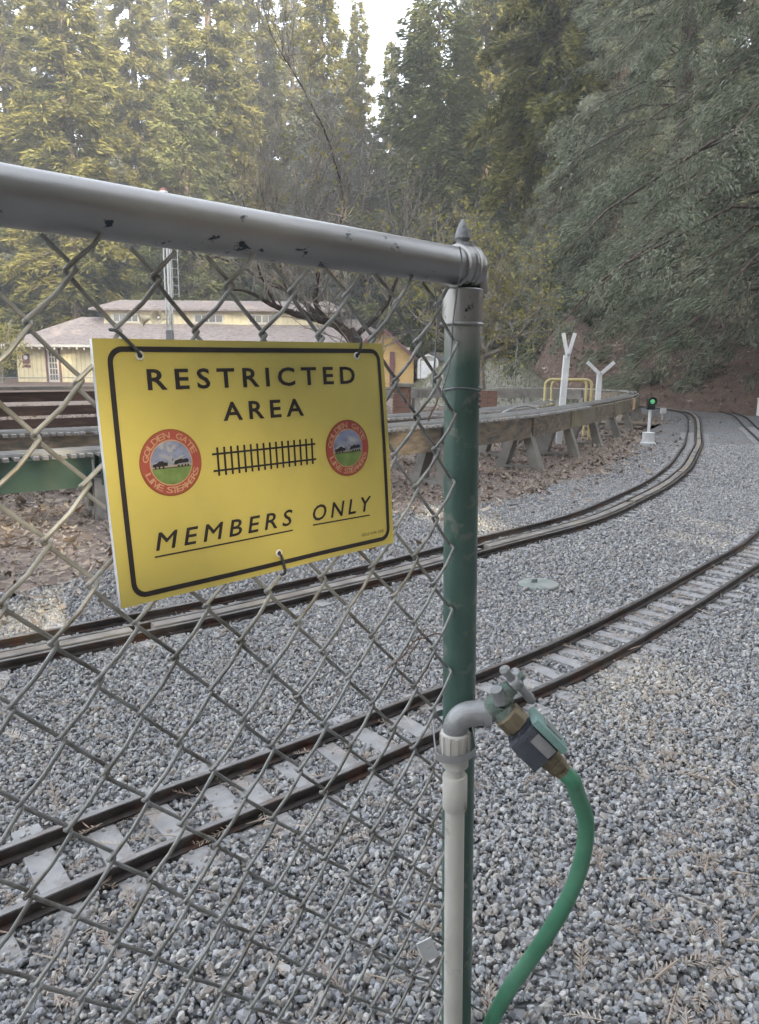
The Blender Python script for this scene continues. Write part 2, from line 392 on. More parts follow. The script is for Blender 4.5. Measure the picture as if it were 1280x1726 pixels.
for i, p in enumerate(far1):
    a = far1[max(i - 1, 0)]; b = far1[min(i + 1, len(far1) - 1)]; t = (b - a) / np.linalg.norm(b - a); c1.append(p + np.array([t[1], -t[0]]) * 0.105)
c1 = c1[::2]
t0 = (c1[1] - c1[0]) / np.linalg.norm(c1[1] - c1[0])
c1 = [c1[0] - t0 * 2.6 + np.array([0.15, -0.25]), c1[0] - t0 * 1.2] + c1 + [np.array([3.72, 6.55]), np.array([4.75, 8.5]), np.array([5.75, 10.75]), np.array([7.05, 13.9]), np.array([8.6, 17.7]), np.array([9.2, 20.5]), np.array([8.9, 24.0]), np.array([7.4, 27.0])]
TR1 = np.column_stack([smooth_path(np.array(c1), 0.045), ]); TR1 = np.column_stack([TR1, np.zeros(len(TR1))])
track1, ties1 = lay_track('two rail miniature track with pale ties running past the green post', TR1, (-0.105, 0.105), (0, 0), 0.40, 0.062, 0.128, until=16)
far2 = [P(*q, .04)[:2] for q in [(0, 1075), (215, 1034), (360, 1006), (550, 965), (640, 945), (800, 905), (960, 865), (1047, 830), (1085, 812), (1110, 796), (1130, 780), (1145, 760), (1155, 745)]] + [np.array([5.2, 12.4]), np.array([6.05, 14.4]), np.array([7.1, 17.0]), np.array([7.75, 19.2]), np.array([7.6, 21.6]), np.array([6.6, 24.0]), np.array([4.8, 26.0])]
t0 = (far2[0] - far2[1]) / np.linalg.norm(far2[1] - far2[0])
far2 = [far2[0] + t0 * 3.4 + np.array([0.2, -0.5]), far2[0] + t0 * 1.5] + far2
TR2 = smooth_path(np.array(far2), 0.045); TR2 = np.column_stack([TR2, np.zeros(len(TR2))])
track2, ties2 = lay_track('three rail dual gauge miniature track with a pale plank inside, farther from the fence', TR2, (0.0, 0.135, 0.235), (0.0, 0.235), 0.44, 0.06, 0.13, extra=[(0.158, 0.212, 0.004, 0.038)], until=14)
# plain plank crossing of the sleepers far down the line
# ================================================================== GRAVEL STONES
stone_cols = [(0.20, 0.205, 0.22), (0.29, 0.295, 0.31), (0.40, 0.405, 0.415), (0.33, 0.34, 0.36), (0.44, 0.44, 0.44), (0.24, 0.25, 0.265), (0.36, 0.335, 0.31), (0.54, 0.53, 0.51), (0.31, 0.275, 0.245), (0.40, 0.385, 0.36)]
M_stone = ramp_mat('crushed_stone', stone_cols, 0.85, 'object')
def stone(seed):
    r = np.random.default_rng(seed); bm = bmesh.new(); bmesh.ops.create_icosphere(bm, subdivisions=1, radius=0.5)
    nrm = [r.normal(size=3) for _ in range(5)]
    for v in bm.verts:
        c = np.array(v.co)
        for n_ in nrm:
            q = n_ / np.linalg.norm(n_); d = c @ q - 0.31
            if d > 0: c = c - q * d
        v.co = c * (1 + r.normal(0, 0.06)) * np.array([1.15, 0.85, 0.72])
    me = bpy.data.meshes.new('stone'); bm.to_mesh(me); bm.free(); return me
protos = [(stone(i), M_stone) for i in range(12)]
def wedge(n, r0_, r1_, ang0, ang1):
    r = np.sqrt(rng.uniform(r0_ ** 2, r1_ ** 2, n)); a = np.radians(rng.uniform(ang0, ang1, n)); return r * np.sin(a), r * np.cos(a)
sets = [wedge(150000, 0.55, 3.4, -46, 42), wedge(165000, 3.4, 7.5, -38, 36), wedge(38000, 7.5, 12.0, -4, 36)]
X = np.concatenate([q[0] for q in sets]); Y = np.concatenate([q[1] for q in sets])
size = np.concatenate([rng.lognormal(np.log(0.0115), 0.40, len(sets[0][0])), rng.lognormal(np.log(0.0155), 0.34, len(sets[1][0])), rng.lognormal(np.log(0.027), 0.22, len(sets[2][0]))])
size = np.minimum(size, 0.024); keep = np.ones(len(X), bool)
def clear_ties(ties, hl, hw):
    for (x, y, a) in ties:
        dx, dy = X - x, Y - y; near = (np.abs(dx) < 0.4) & (np.abs(dy) < 0.4); i = np.nonzero(near)[0]
        al = dx[i] * math.cos(a) + dy[i] * math.sin(a); ac = -dx[i] * math.sin(a) + dy[i] * math.cos(a)
        bad = (np.abs(al) < hw) & (np.abs(ac) < hl * rng.uniform(0.7, 1.05, len(i))) & (rng.random(len(i)) < 0.93); keep[i[bad]] = False
clear_ties(ties1, 0.19, 0.034); clear_ties(ties2, 0.21, 0.03)
for tr, ds in ((TR1, (-0.105, 0.105)), (TR2, (0.0, 0.135, 0.235))):
    for d in ds:
        q = offset(tr, d)[::3]; q = q[np.hypot(q[:, 0], q[:, 1]) < 13]
        keep &= seg_dist(X, Y, q) > 0.019
q = offset(TR2, 0.185)[::3]; q = q[np.hypot(q[:, 0], q[:, 1]) < 13]; keep &= seg_dist(X, Y, q) > 0.035
inl = in_poly(X, Y, LITTER); keep &= ~(inl & (rng.random(len(X)) < 0.93))
keep &= np.hypot(X - 0.1075, Y - 0.9975) > 0.035
X, Y, size = X[keep], Y[keep], size[keep]; n = len(X)
btw = np.minimum(seg_dist(X, Y, TR1[::4]), seg_dist(X, Y, offset(TR2, .117)[::4])) < 0.13
Z = rng.uniform(-0.010, 0.007, n) - size * 0.15 - btw * 0.006
scatter('gravel', np.stack([X, Y, Z], 1), rng.uniform(0, 6.28, (n, 3)), size[:, None] * rng.uniform(0.75, 1.3, (n, 3)), protos)

# ------------------------------------------------------------------ dead leaves and needles
def leaf(seed, L, W, curl):
    r = np.random.default_rng(seed); V = []; 
    for i, t in enumerate(np.linspace(0, 1, 5)):
        w = W * math.sin(math.pi * min(0.97, t + 0.08)) ** 0.8 / 2; z = curl * L * (t - 0.5) ** 2 + r.normal(0, 0.03 * L)
        V += [((t - 0.5) * L, -w, z + abs(r.normal(0, 0.12)) * W), ((t - 0.5) * L, 0, z), ((t - 0.5) * L, w, z + abs(r.normal(0, 0.12)) * W)]
    F = []
    for i in range(4):
        b = i * 3; F += [(b, b + 1, b + 4, b + 3), (b + 1, b + 2, b + 5, b + 4)]
    return mesh_np('leaf', V, F)
M_leaf = ramp_mat('dead_leaf', [(0.14, 0.10, 0.08), (0.27, 0.21, 0.165), (0.37, 0.31, 0.25), (0.24, 0.19, 0.17), (0.46, 0.39, 0.31), (0.19, 0.15, 0.135)], 0.8, 'object')
lp = [(leaf(i, 1.0, [0.45, 0.6, 0.25][i % 3], [0.5, 0.9, 0.3][i % 3]), M_leaf) for i in range(6)]
n0 = 95000; X, Y = wedge(n0, 3.2, 22, -44, 30)
d = seg_dist(X, Y, LITTER[:len(ep):3]); ok = in_poly(X, Y, LITTER) | (rng.random(n0) < 0.5 * np.exp(-d / 0.28)); ok &= rng.random(n0) < np.clip(1.25 - np.hypot(X, Y) / 22, 0.15, 1)
X, Y = X[ok], Y[ok]; n = len(X)
s = rng.lognormal(np.log(0.046), 0.35, n)
scatter('leaf_litter', np.stack([X, Y, rng.uniform(0.0, 0.018, n)], 1), np.stack([rng.normal(0, 0.35, n), rng.normal(0, 0.35, n), rng.uniform(0, 6.28, n)], 1), np.repeat(s[:, None], 3, 1), lp)
# leaves lying on the bank
n0 = 16000; X = rng.uniform(4, 26, n0); Y = rng.uniform(12, 40, n0); Z = bank_z(X, Y); ok = Z > 0.02; X, Y, Z = X[ok], Y[ok], Z[ok]; n = len(X)
s = rng.lognormal(np.log(0.12), 0.35, n)
scatter('bank_litter', np.stack([X, Y, Z + 0.02], 1), np.stack([rng.normal(0, 0.6, n), rng.normal(-0.3, 0.6, n), rng.uniform(0, 6.28, n)], 1), np.repeat(s[:, None], 3, 1), lp)
# feathery dry redwood sprigs and bits of bark among the stones
def sprig(seed):
    r = np.random.default_rng(seed); b = MB(); n_ = 9
    for i in range(n_):
        t = i / (n_ - 1); x = (t - 0.5); l_ = 0.26 * math.sin(math.pi * (0.12 + 0.85 * t)) + 0.04
        for sgn in (-1, 1):
            a = math.radians(48 + r.normal(0, 8)); z = r.normal(0.03, 0.03)
            b.add([(x, 0, 0), (x + math.cos(a) * l_ * 0.5 - 0.02, sgn * math.sin(a) * l_ * 0.5, z), (x + math.cos(a) * l_, sgn * math.sin(a) * l_, z * 2), (x + math.cos(a) * l_ * 0.5 + 0.03, sgn * math.sin(a) * l_ * 0.45, z)], [(0, 1, 2, 3)])
    b.tube([(-0.6, 0, 0.01), (0, 0.01, 0.02), (0.5, 0, 0.01)], 0.012, 4)
    return b.mesh('sprig')
M_sprig = ramp_mat('dry_sprig', [(0.30, 0.23, 0.18), (0.44, 0.36, 0.29), (0.36, 0.29, 0.24), (0.52, 0.45, 0.38)], 0.8, 'object')
def bits(seed):
    b = MB(); r = np.random.default_rng(seed); b.tube([(-0.5, 0, 0), (-0.1, r.normal(0, 0.04), 0.02), (0.5, r.normal(0, 0.05), 0)], [0.02, 0.03, 0.012], 4); return b.mesh('twig')
sp = [(sprig(i), M_sprig) for i in range(4)] + [(bits(i), M_sprig) for i in range(2)]
pts = []
for k in range(170):
    x = random.uniform(1010, 1400); y = random.uniform(1130, 1760)
    if random.random() < (x - 950) / 420: pts.append(P(x, y))
for k in range(190): pts.append(P(random.uniform(-60, 1350), random.uniform(960, 1760)))
for k in range(150):
    a_ = random.uniform(-1.2, 3.2); pts.append(np.array([0, 0, 0.0]) + np.append(TR1[np.argmin(np.abs(TR1[:, 0] - a_))][:2] + np.random.default_rng(k).normal(0, 0.07, 2), 0))
for q in [(440, 1390), (445, 1382), (470, 1570), (500, 1535), (470, 1400), (690, 1620), (720, 1630), (640, 1690), (320, 1345), (330, 1330), (355, 1400), (1010, 1455), (1180, 1690), (1100, 1290), (1050, 1210), (1080, 1215)]: pts.append(P(*q))
pts = np.array(pts); n = len(pts); pts[:, 2] = rng.uniform(0.006, 0.014, n); s = rng.uniform(0.03, 0.085, n)
scatter('dry_sprigs', pts, np.stack([rng.normal(0, 0.2, n), rng.normal(0, 0.2, n), rng.uniform(0, 6.28, n)], 1), np.repeat(s[:, None], 3, 1), sp)

# ================================================================== TREES
M_bark = mat('redwood_bark', (0.095, 0.07, 0.055), 0.95, vary=0.4, scale=6, bump=1.0, bscale=14, stretch=(3, 3, 0.5), c2=(0.17, 0.14, 0.12), c2scale=3)
M_twig = mat('bare_twig', (0.25, 0.225, 0.20), 0.9, vary=0.3, scale=10, c2=(0.38, 0.36, 0.33), c2scale=5, c2lo=0.52, c2hi=0.66)
M_dark_twig = mat('dark_plum_bark', (0.055, 0.042, 0.036), 0.9, vary=0.4, scale=10, bump=0.5, bscale=40, c2=(0.19, 0.18, 0.15), c2scale=7, c2lo=0.56, c2hi=0.68)
M_f_sun = ramp_mat('redwood_foliage', [(0.055, 0.07, 0.028), (0.14, 0.14, 0.044), (0.235, 0.215, 0.065), (0.16, 0.155, 0.05)], 0.7, transl=0.35)
M_f_dense = ramp_mat('cypress_foliage', [(0.085, 0.10, 0.042), (0.145, 0.16, 0.065), (0.21, 0.21, 0.085)], 0.7, transl=0.25)
M_f_pine = ramp_mat('pine_foliage', [(0.09, 0.105, 0.085), (0.14, 0.155, 0.125), (0.19, 0.20, 0.16)], 0.7, transl=0.25)
M_f_near = ramp_mat('drooping_foliage', [(0.07, 0.09, 0.05), (0.165, 0.19, 0.125), (0.26, 0.28, 0.20), (0.33, 0.345, 0.26)], 0.65, transl=0.25, nscale=0.8)
M_f_yellow = ramp_mat('autumn_leaf', [(0.20, 0.20, 0.06), (0.32, 0.30, 0.09), (0.42, 0.38, 0.14), (0.26, 0.20, 0.09)], 0.7, transl=0.4)
M_f_bush = ramp_mat('shrub_leaf', [(0.035, 0.05, 0.025), (0.06, 0.08, 0.035), (0.10, 0.11, 0.05), (0.07, 0.075, 0.045)], 0.7, transl=0.25)

def unit(v): return v / (np.linalg.norm(v, axis=-1, keepdims=True) + 1e-9)
def kite_mesh(name, C, D, L, W, r):
    """one slim folded leaf spray per point"""
    n = len(C); D = unit(D); side = unit(np.cross(D, r.normal(size=(n, 3)))); nr = np.cross(D, side)
    L = np.broadcast_to(L, (n,))[:, None]; W = np.broadcast_to(W, (n,))[:, None]
    mid = C + D * L * 0.42
    V = np.stack([C, mid + side * W * 0.5, C + D * L + nr * L * 0.12, mid - side * W * 0.5], 1).reshape(-1, 3)
    return mesh_np(name, V, np.arange(4 * n).reshape(n, 4))
def conifer(seed, Ht, cs, R, nb, ns, L, W, droop=0.35, rise=0.25, fullness=0.34, trunk_r=0.4, top_pow=0.85, hang=0.35, limb_r=0.05, lat_per_m=3.0):
    r = np.random.default_rng(seed)
    t = (np.arange(nb) + r.uniform(0, 1, nb)) / nb; t = t ** 0.92; z = cs + (Ht - cs) * t
    ln = R * np.clip((1 - t) ** top_pow * 1.02, 0.03, 1) * r.uniform(0.55, 1.12, nb) * np.clip(0.55 + t * 5, 0, 1) + 0.25
    az = np.arange(nb) * 2.39996 + r.normal(0, 0.5, nb)
    bd = np.stack([np.cos(az), np.sin(az), np.zeros(nb)], 1); lat = np.stack([-np.sin(az), np.cos(az), np.zeros(nb)], 1)
    ri = rise * (0.3 + 1.3 * t) + r.normal(0, 0.1, nb); dr = droop * (1.25 - 0.7 * t) + r.normal(0, 0.07, nb)
    wig = r.normal(0, 0.1, nb)
    def pos(i, s):
        p = bd[i] * (ln[i] * s)[:, None] + lat[i] * (wig[i] * ln[i] * s * s)[:, None]
        p[:, 2] += z[i] + ln[i] * (ri[i] * s - dr[i] * s * s); return p
    cnt = np.maximum(6, (ns * (ln / R) ** 1.15)).astype(int); I = np.repeat(np.arange(nb), cnt)
    nl = np.maximum(4, (ln * lat_per_m)).astype(int); lj = np.floor(r.uniform(0, 1, len(I)) ** 0.7 * nl[I]); jit = np.modf(np.sin(lj * 12.9898 + I * 78.233) * 43758.5453)[0]
    s = np.clip((lj + 0.5 + 0.5 * jit) / nl[I], 0.03, 1.0); sgn = np.where(jit > 0, 1.0, -1.0)          # side shoots alternate along the bough
    wv = ln[I] * fullness * (1.1 - s) * (0.7 + 0.5 * np.abs(jit)) + 0.15; q = r.uniform(0, 1, len(I)) ** 0.8
    C = pos(I, s) + (lat[I] * sgn[:, None] * 0.8 + bd[I] * 0.55) * (wv * q)[:, None]
    C[:, 2] -= hang * 0.55 * wv * q * q * (1.2 + jit); C += r.normal(0, 1, (len(I), 3)) * (0.22 * L + 0.012 * ln[I])[:, None]
    D = bd[I] * 0.7 + lat[I] * (sgn * (0.35 + q * 0.5))[:, None] + r.normal(0, 0.3, (len(I), 3)); D[:, 2] -= hang * (0.25 + 1.3 * q) * r.uniform(0.4, 1.4, len(I)); q = q * sgn
    crown = kite_mesh('crown', C, D, L * r.uniform(0.6, 1.3, len(I)), W * r.uniform(0.6, 1.3, len(I)), r)
    tb = MB(); zz = np.linspace(-0.6, Ht, 14); off = np.cumsum(r.normal(0, 0.012 * trunk_r, (14, 2)), 0)
    tb.tube(np.column_stack([off, zz]), trunk_r * (1 - np.clip(zz, 0, Ht) / Ht) ** 0.8 * (1 + 0.5 * np.exp(-np.clip(zz, 0, 99) / 0.8)) + 0.015, 12)
    lb = MB()
    for i in range(nb):
        ss = np.array([0, 0.35, 0.7, 0.97]); pp = pos(np.full(4, i), ss); rr = limb_r * (ln[i] / R) ** 0.8 + 0.006
        lb.tube(pp, [rr, rr * 0.7, rr * 0.4, rr * 0.12], 4, cap=False)
    return tb.mesh('trunk'), lb.mesh('limbs'), crown
def plant(meshes, loc, rz, sc, label, group, foliage, name='conifer', cat='tree', tilt=0.0):
    e = empty(name, loc, rz, label, cat, group); e.scale = sc if hasattr(sc, '__len__') else (sc,) * 3; e.rotation_euler = (tilt, 0, rz)
    for nm, me, m in (('trunk', meshes[0], M_bark), ('limbs', meshes[1], M_bark), ('crown', meshes[2], foliage)):
        if not me.materials: me.materials.append(m)
        o = bpy.data.objects.new(nm, me); COL.objects.link(o); o.parent = e
        if nm == 'limbs': o['kind'] = 'stuff'
    return e
RED1 = conifer(11, 34, 5.0, 5.2, 210, 760, 0.48, 0.125, droop=0.45, rise=0.35, trunk_r=0.55)
RED2 = conifer(12, 34, 8.0, 4.4, 190, 720, 0.46, 0.12, droop=0.5, rise=0.25, trunk_r=0.5)
RED3 = conifer(13, 34, 3.0, 4.8, 230, 700, 0.48, 0.12, droop=0.4, rise=0.4, trunk_r=0.5)
DENSE = conifer(14, 18, 0.8, 4.4, 240, 300, 0.36, 0.085, droop=0.25, rise=0.75, trunk_r=0.28, top_pow=0.62, fullness=0.45)
PINE = conifer(15, 18, 1.5, 4.6, 200, 300, 0.36, 0.085, droop=0.30, rise=0.5, trunk_r=0.26, top_pow=0.55, fullness=0.5, hang=0.1)
SHADE = conifer(16, 32, 1.0, 6.0, 170, 16, 1.3, 0.55, droop=0.4, rise=0.35, trunk_r=0.6, top_pow=0.7, fullness=0.5)
def at_px(px, Y, gz=0.0):
    return ((px - 640) / 1230 * Y, Y, gz)
forest = [  # px, depth, height factor, width factor, proto, foliage, label
    (-40, 62, 1.16, 1.2, RED3, M_f_sun, 'tall sunlit redwood cut by the left edge of the photo'),
    (55, 70, 1.20, 1.0, RED1, M_f_sun, 'tall yellow lit redwood near the upper left corner, right of the edge tree'),
    (148, 60, 1.16, 1.1, RED3, M_f_sun, 'broad sunlit redwood high above the left end of the clubhouse'),
    (255, 72, 1.22, 0.95, RED2, M_f_sun, 'tall redwood with a visible bare trunk above the loudspeaker mast'),
    (372, 68, 1.22, 1.0, RED1, M_f_sun, 'tall sunlit redwood left of the long bare shoot'),
    (450, 80, 1.22, 0.9, RED2, M_f_sun, 'redwood behind the upper end of the long bare shoot'),
    (545, 66, 1.10, 0.85, RED3, M_f_sun, 'sunlit redwood left of the sky gap at the top of the photo'),
    (652, 84, 1.02, 0.75, RED2, M_f_sun, 'slender redwood standing in the bright sky gap at the top'),
    (600, 74, 1.0, 0.8, RED3, M_f_sun, 'shorter sunlit redwood filling the left foot of the sky gap'),
    (694, 70, 0.95, 0.8, RED1, M_f_sun, 'shorter redwood between the slender one in the sky gap and the dark conifer'),
    (800, 62, 1.12, 0.9, RED1, M_f_sun, 'tall redwood behind the dark dense conifer at upper middle'),
    (905, 36, 0.98, 0.85, RED2, M_f_sun, 'redwood with thick dark trunk right of the autumn fruit tree'),
    (940, 44, 1.05, 0.8, RED2, M_f_sun, 'thinner redwood trunk just right of the thick dark one'),
    (1000, 40, 1.02, 0.8, RED1, M_f_sun, 'redwood trunk half hidden by the drooping foliage, behind the white posts'),
    (1090, 50, 1.15, 1.1, RED3, M_f_sun, 'redwood behind the big drooping tree at upper right'),
    (862, 66, 1.15, 1.0, RED3, M_f_sun, 'sunlit redwood seen between the dark conifer and the thick trunk'),
    (725, 52, 1.36, 1.1, DENSE, M_f_dense, 'dark dense conifer at upper middle, above the post cap'),
    (330, 64, 1.28, 1.05, DENSE, M_f_dense, 'dense pointed cypress right of the loudspeaker mast'),
    (425, 71, 1.16, 0.7, DENSE, M_f_dense, 'dark narrow cypress behind the twigs, right of the pointed one'),
    (540, 60, 1.21, 0.85, PINE, M_f_pine, 'grey green pine behind the bare plum branches'),
    (620, 55, 0.97, 0.7, PINE, M_f_pine, 'smaller grey pine between the plum and the dark conifer'),
    (95, 67, 0.89, 0.9, DENSE, M_f_dense, 'low dark cypress behind the left end of the clubhouse roof'),
    (205, 69, 1.06, 0.95, PINE, M_f_dense, 'dark spreading pine left of the loudspeaker mast'),
    (10, 63, 0.83, 0.95, PINE, M_f_pine, 'low grey pine at the left edge beside the clubhouse'),
]
for px, Y, hf, wf, pr, fo, lab in forest:
    plant(pr, at_px(px, Y, float(bank_z((px - 640) / 1230 * Y, Y)) - 0.1 if px > 880 else -0.1), random.uniform(0, 6.28), (hf * wf, hf * wf, hf), lab, 'woods behind the railway', fo)
for k, (px, Y, h) in enumerate([(-120, 95, 1.25), (0, 100, 1.2), (110, 96, 1.25), (205, 104, 1.2), (310, 98, 1.25), (415, 102, 1.2), (500, 96, 1.15), (590, 110, 0.92), (720, 108, 0.9), (770, 98, 1.15), (880, 92, 1.2), (960, 86, 1.2), (1040, 80, 1.2), (1140, 76, 1.2), (1250, 72, 1.2), (-260, 80, 1.2), (-200, 60, 1.0)]):
    x, y, _ = at_px(px, Y); plant([RED1, RED3, RED2][k % 3], (x, y, max(0, (y - 66) * 0.3) - 1), k * 1.3, (h * 1.0, h * 1.0, h), 'far redwood on the hillside behind the front row of trees', 'far redwoods on the hillside', M_f_sun)

# the big drooping redwood on the bank at the right
BIG = conifer(21, 24, 3.0, 7.2, 260, 2100, 0.135, 0.026, droop=0.60, rise=0.32, trunk_r=0.42, top_pow=0.95, fullness=0.34, hang=0.8, limb_r=0.06, lat_per_m=1.7)
BIG2 = conifer(22, 22, 1.1, 5.2, 230, 900, 0.19, 0.036, droop=0.6, rise=0.3, trunk_r=0.36, top_pow=0.9, fullness=0.36, hang=0.75)
def on_bank(px, Y, dz=-0.2):
    x = (px - 640) / 1230 * Y; return (x, Y, float(bank_z(x, Y)) + dz)
plant(BIG, on_bank(1345, 17.5), 0.4, 1.0, 'big grey green redwood with drooping boughs over the brown bank at right', 'drooping redwoods on the bank', M_f_near)
plant(BIG2, on_bank(1105, 25.5), 2.0, 1.0, 'drooping redwood farther back, left of the big one on the bank', 'drooping redwoods on the bank', M_f_near)
plant(BIG2, on_bank(1420, 19), 4.0, 1.08, 'drooping redwood at the right edge behind the big one', 'drooping redwoods on the bank', M_f_near)
plant(BIG2, on_bank(1010, 33), 3.1, 0.95, 'dark redwood low behind the forked white posts', 'drooping redwoods on the bank', M_f_near)
# trees that shade the place from behind and from the right of the viewer
SHR = random.Random(64)
for k in range(20):
    ph = math.radians(92 + (k % 10) * 11.5 + 5 * (k // 10) + SHR.uniform(-2, 2)); row = k // 10
    rr = [24, 33][row] + SHR.uniform(-2, 2); x = rr * math.sin(ph) * 0.85 - 2; y = rr * math.cos(ph) * 0.95 + 3
    plant(SHADE, (x, y, float(bank_z(x, y)) - 0.3), SHR.uniform(0, 6.28), SHR.uniform(0.95, 1.15), 'conifer on the slope behind the viewer, outside the picture', 'conifers behind the viewer', M_f_dense)

# ------------------------------------------------------------------ undergrowth masses
def bush_cloud(name, clumps, L, W, m, kind='stuff', seed=3):
    r = np.random.default_rng(seed); Cs = []; Ds = []
    for (x, y, z, rx, ry, rz, n) in clumps:
        v = unit(r.normal(size=(n, 3))); rad = r.uniform(0.55, 1.0, n) ** 0.5; Cs.append(np.array([x, y, z]) + v * rad[:, None] * np.array([rx, ry, rz])); Ds.append(v + r.normal(0, 0.6, (n, 3)))
    C = np.concatenate(Cs); D = np.concatenate(Ds); n = len(C)
    return link(name, kite_mesh(name, C, D, L * r.uniform(0.6, 1.4, n), W * r.uniform(0.6, 1.4, n), r), m, kind=kind)
cl = []
for k in range(46):
    px = random.uniform(-140, 900); Y = random.uniform(60, 68); x, y, _ = at_px(px, Y); h = random.uniform(1.8, 4.2)
    cl.append((x, y, h * 0.6, random.uniform(1.6, 3.0), 1.6, h * 0.75, 900))
bush_cloud('undergrowth', cl, 0.42, 0.16, M_f_bush)
cl = []
for k in range(30):
    Y = random.uniform(30, 46); x = (random.uniform(895, 1010) - 640) / 1230 * Y; h = random.uniform(0.8, 2.6); z = max(float(bank_z(x, Y)), float(mound_z(x, Y)), 0)
    cl.append((x, Y, z + h * 0.5, random.uniform(0.9, 1.8), 1.2, h * 0.7, 700))
bush_cloud('thicket', cl, 0.30, 0.10, M_f_bush, seed=5)
def bank_hit(px, py):
    d = ray(px, py)
    for Y in np.arange(10, 60, 0.1):
        p = np.array([0, 0, EYE]) + d * (Y / d[1])
        if p[2] < float(bank_z(p[0], p[1])): return p
    return None
ng = 16000; r_ = np.random.default_rng(77); X = r_.uniform(-1.5, 9, ng); Y = r_.uniform(18.5, 40, ng); Z = mound_z(X, Y); k_ = Z > 0.03
X, Y, Z = X[k_], Y[k_], Z[k_]; Cg = np.stack([X, Y, Z - 0.01], 1); Dg = r_.normal(0, 0.35, Cg.shape) + np.array([0, 0, 0.8])
link('grass', kite_mesh('grass', Cg, Dg, r_.uniform(0.06, 0.20, len(Cg)), 0.03, r_), ramp_mat('grass_blade', [(0.13, 0.14, 0.085), (0.22, 0.21, 0.14), (0.30, 0.27, 0.19)], 0.8, transl=0.3), kind='stuff')
cl = []
for q in [(1180, 640, 19), (1160, 655, 19.5), (1200, 630, 19), (1060, 660, 24), (1085, 645, 23), (1030, 655, 26), (1110, 640, 22.5)]:
    p = bank_hit(*q[:2])
    if p is not None: cl.append((p[0], p[1], p[2] + 0.05, 0.40, 0.30, 0.20, 260))
bush_cloud('ferns', cl, 0.16, 0.04, M_f_near, seed=6)

# ------------------------------------------------------------------ two nearly bare fruit trees
def twig_tree(seed, base, main, spread, twig_n, leaf_n, bark, leafm, name, label, leaf_L=0.06, up_bias=0.5, extra=None, tw_len=(0.35, 0.9), crown_mask=None):
    """main = list of (points, r0, r1) thick limbs; twigs fork from them twice"""
    r = np.random.default_rng(seed); e = empty(name, base, 0, label, 'tree'); b = np.array(base)
    tr = MB(); tips = []; tw = MB(); tk = MB()
    for k, (pts, ra, rb) in enumerate(main):
        pp = smooth_path(np.array(pts) - b, 0.10); pp += np.cumsum(r.normal(0, 0.006, pp.shape), 0)
        (tr if k == 0 else (tk if ra > 0.0205 else tw)).tube(pp, np.linspace(ra, rb, len(pp)), 8 if ra > 0.02 else 5)
        for i in range(3 if k else len(pp) // 2, len(pp)): tips.append((pp[i], unit(pp[min(i + 1, len(pp) - 1)] - pp[i - 1]), ra + (rb - ra) * i / len(pp)))
    lv = []
    def shoot(p, d, rad, ln, depth):
        n = 5; pts = [p]; dd = d.copy()
        for i in range(n):
            dd = unit(dd + r.normal(0, 0.16, 3) + np.array([0, 0, 0.06 * up_bias])); pts.append(pts[-1] + dd * ln / n)
        tw.tube(pts, np.linspace(rad, rad * 0.5, n + 1), 4 if depth else 3, cap=False)
        lv.extend(pts[2:])
        if depth:
            for _ in range(r.integers(2, 5)):
                i = r.integers(1, n); nd = unit(dd + r.normal(0, 0.75, 3) + np.array([0, 0, 0.15 * up_bias])); shoot(pts[i], nd, rad * 0.62, ln * r.uniform(0.4, 0.8), depth - 1)
    for _ in range(twig_n):
        p, d, rad = tips[r.integers(0, len(tips))]; nd = unit(d * 0.5 + r.normal(0, 0.8, 3) + np.array([0, 0, up_bias]))
        shoot(p, nd, np.clip(rad * 0.45, 0.006, 0.011), r.uniform(*tw_len), 2)
    tr.build('trunk', bark, e, smooth=True); tk.build('limbs', bark, e, smooth=True); tw.build('branches', M_twig, e, smooth=True)
    lv = np.array(lv); I = r.integers(0, len(lv), leaf_n); C = lv[I] + r.normal(0, 0.025, (leaf_n, 3)); D = r.normal(size=(leaf_n, 3)) + np.array([0, 0, -0.6])
    if crown_mask is not None: k_ = crown_mask(C + b, r); C = C[k_]; D = D[k_]
    n = len(C); c = link('crown', kite_mesh('crown', C, D, leaf_L * r.uniform(0.6, 1.3, n), leaf_L * 0.62 * r.uniform(0.7, 1.2, n), r), leafm, e)
    return e
YA = 14.5
def q(px, py, Y=YA): return A(px, py, Y)
mainA = [([q(814, 668), q(813, 640), q(815, 610), q(816, 590)], 0.075, 0.055),
         ([q(816, 596), q(800, 570, 14.2), q(785, 540, 14), q(770, 500, 13.8), q(752, 450, 13.6), q(748, 400, 13.5)], 0.045, 0.008),
         ([q(816, 594), q(838, 560, 14.8), q(845, 520, 15), q(838, 470, 15.2), q(850, 420, 15.3)], 0.042, 0.008),
         ([q(817, 600), q(850, 585, 14.3), q(880, 560, 14), q(905, 530, 13.8), q(935, 500, 13.6)], 0.038, 0.007),
         ([q(816, 592), q(812, 550, 15), q(818, 500, 15.5), q(800, 440, 15.8), q(790, 380, 16)], 0.04, 0.007),
         ([q(815, 598), q(780, 585, 14.8), q(740, 560, 15), q(705, 540, 15), q(670, 500, 15.2)], 0.036, 0.006),
         ([q(770, 500, 13.8), q(740, 490, 13.6), q(700, 460, 13.5), q(660, 430, 13.4)], 0.02, 0.005),
         ([q(845, 520, 15), q(880, 490, 15.2), q(900, 440, 15.4), q(915, 400, 15.4)], 0.02, 0.005)]
twig_tree(31, q(814, 668), mainA, 2.0, 230, 3400, M_twig, M_f_yellow, 'fruit_tree', 'small autumn fruit tree with sparse yellow green leaves right of the post', leaf_L=0.085, up_bias=0.55, tw_len=(0.3, 0.9))
YB = 11.0
def q(px, py, Y=YB): return A(px, py, Y)
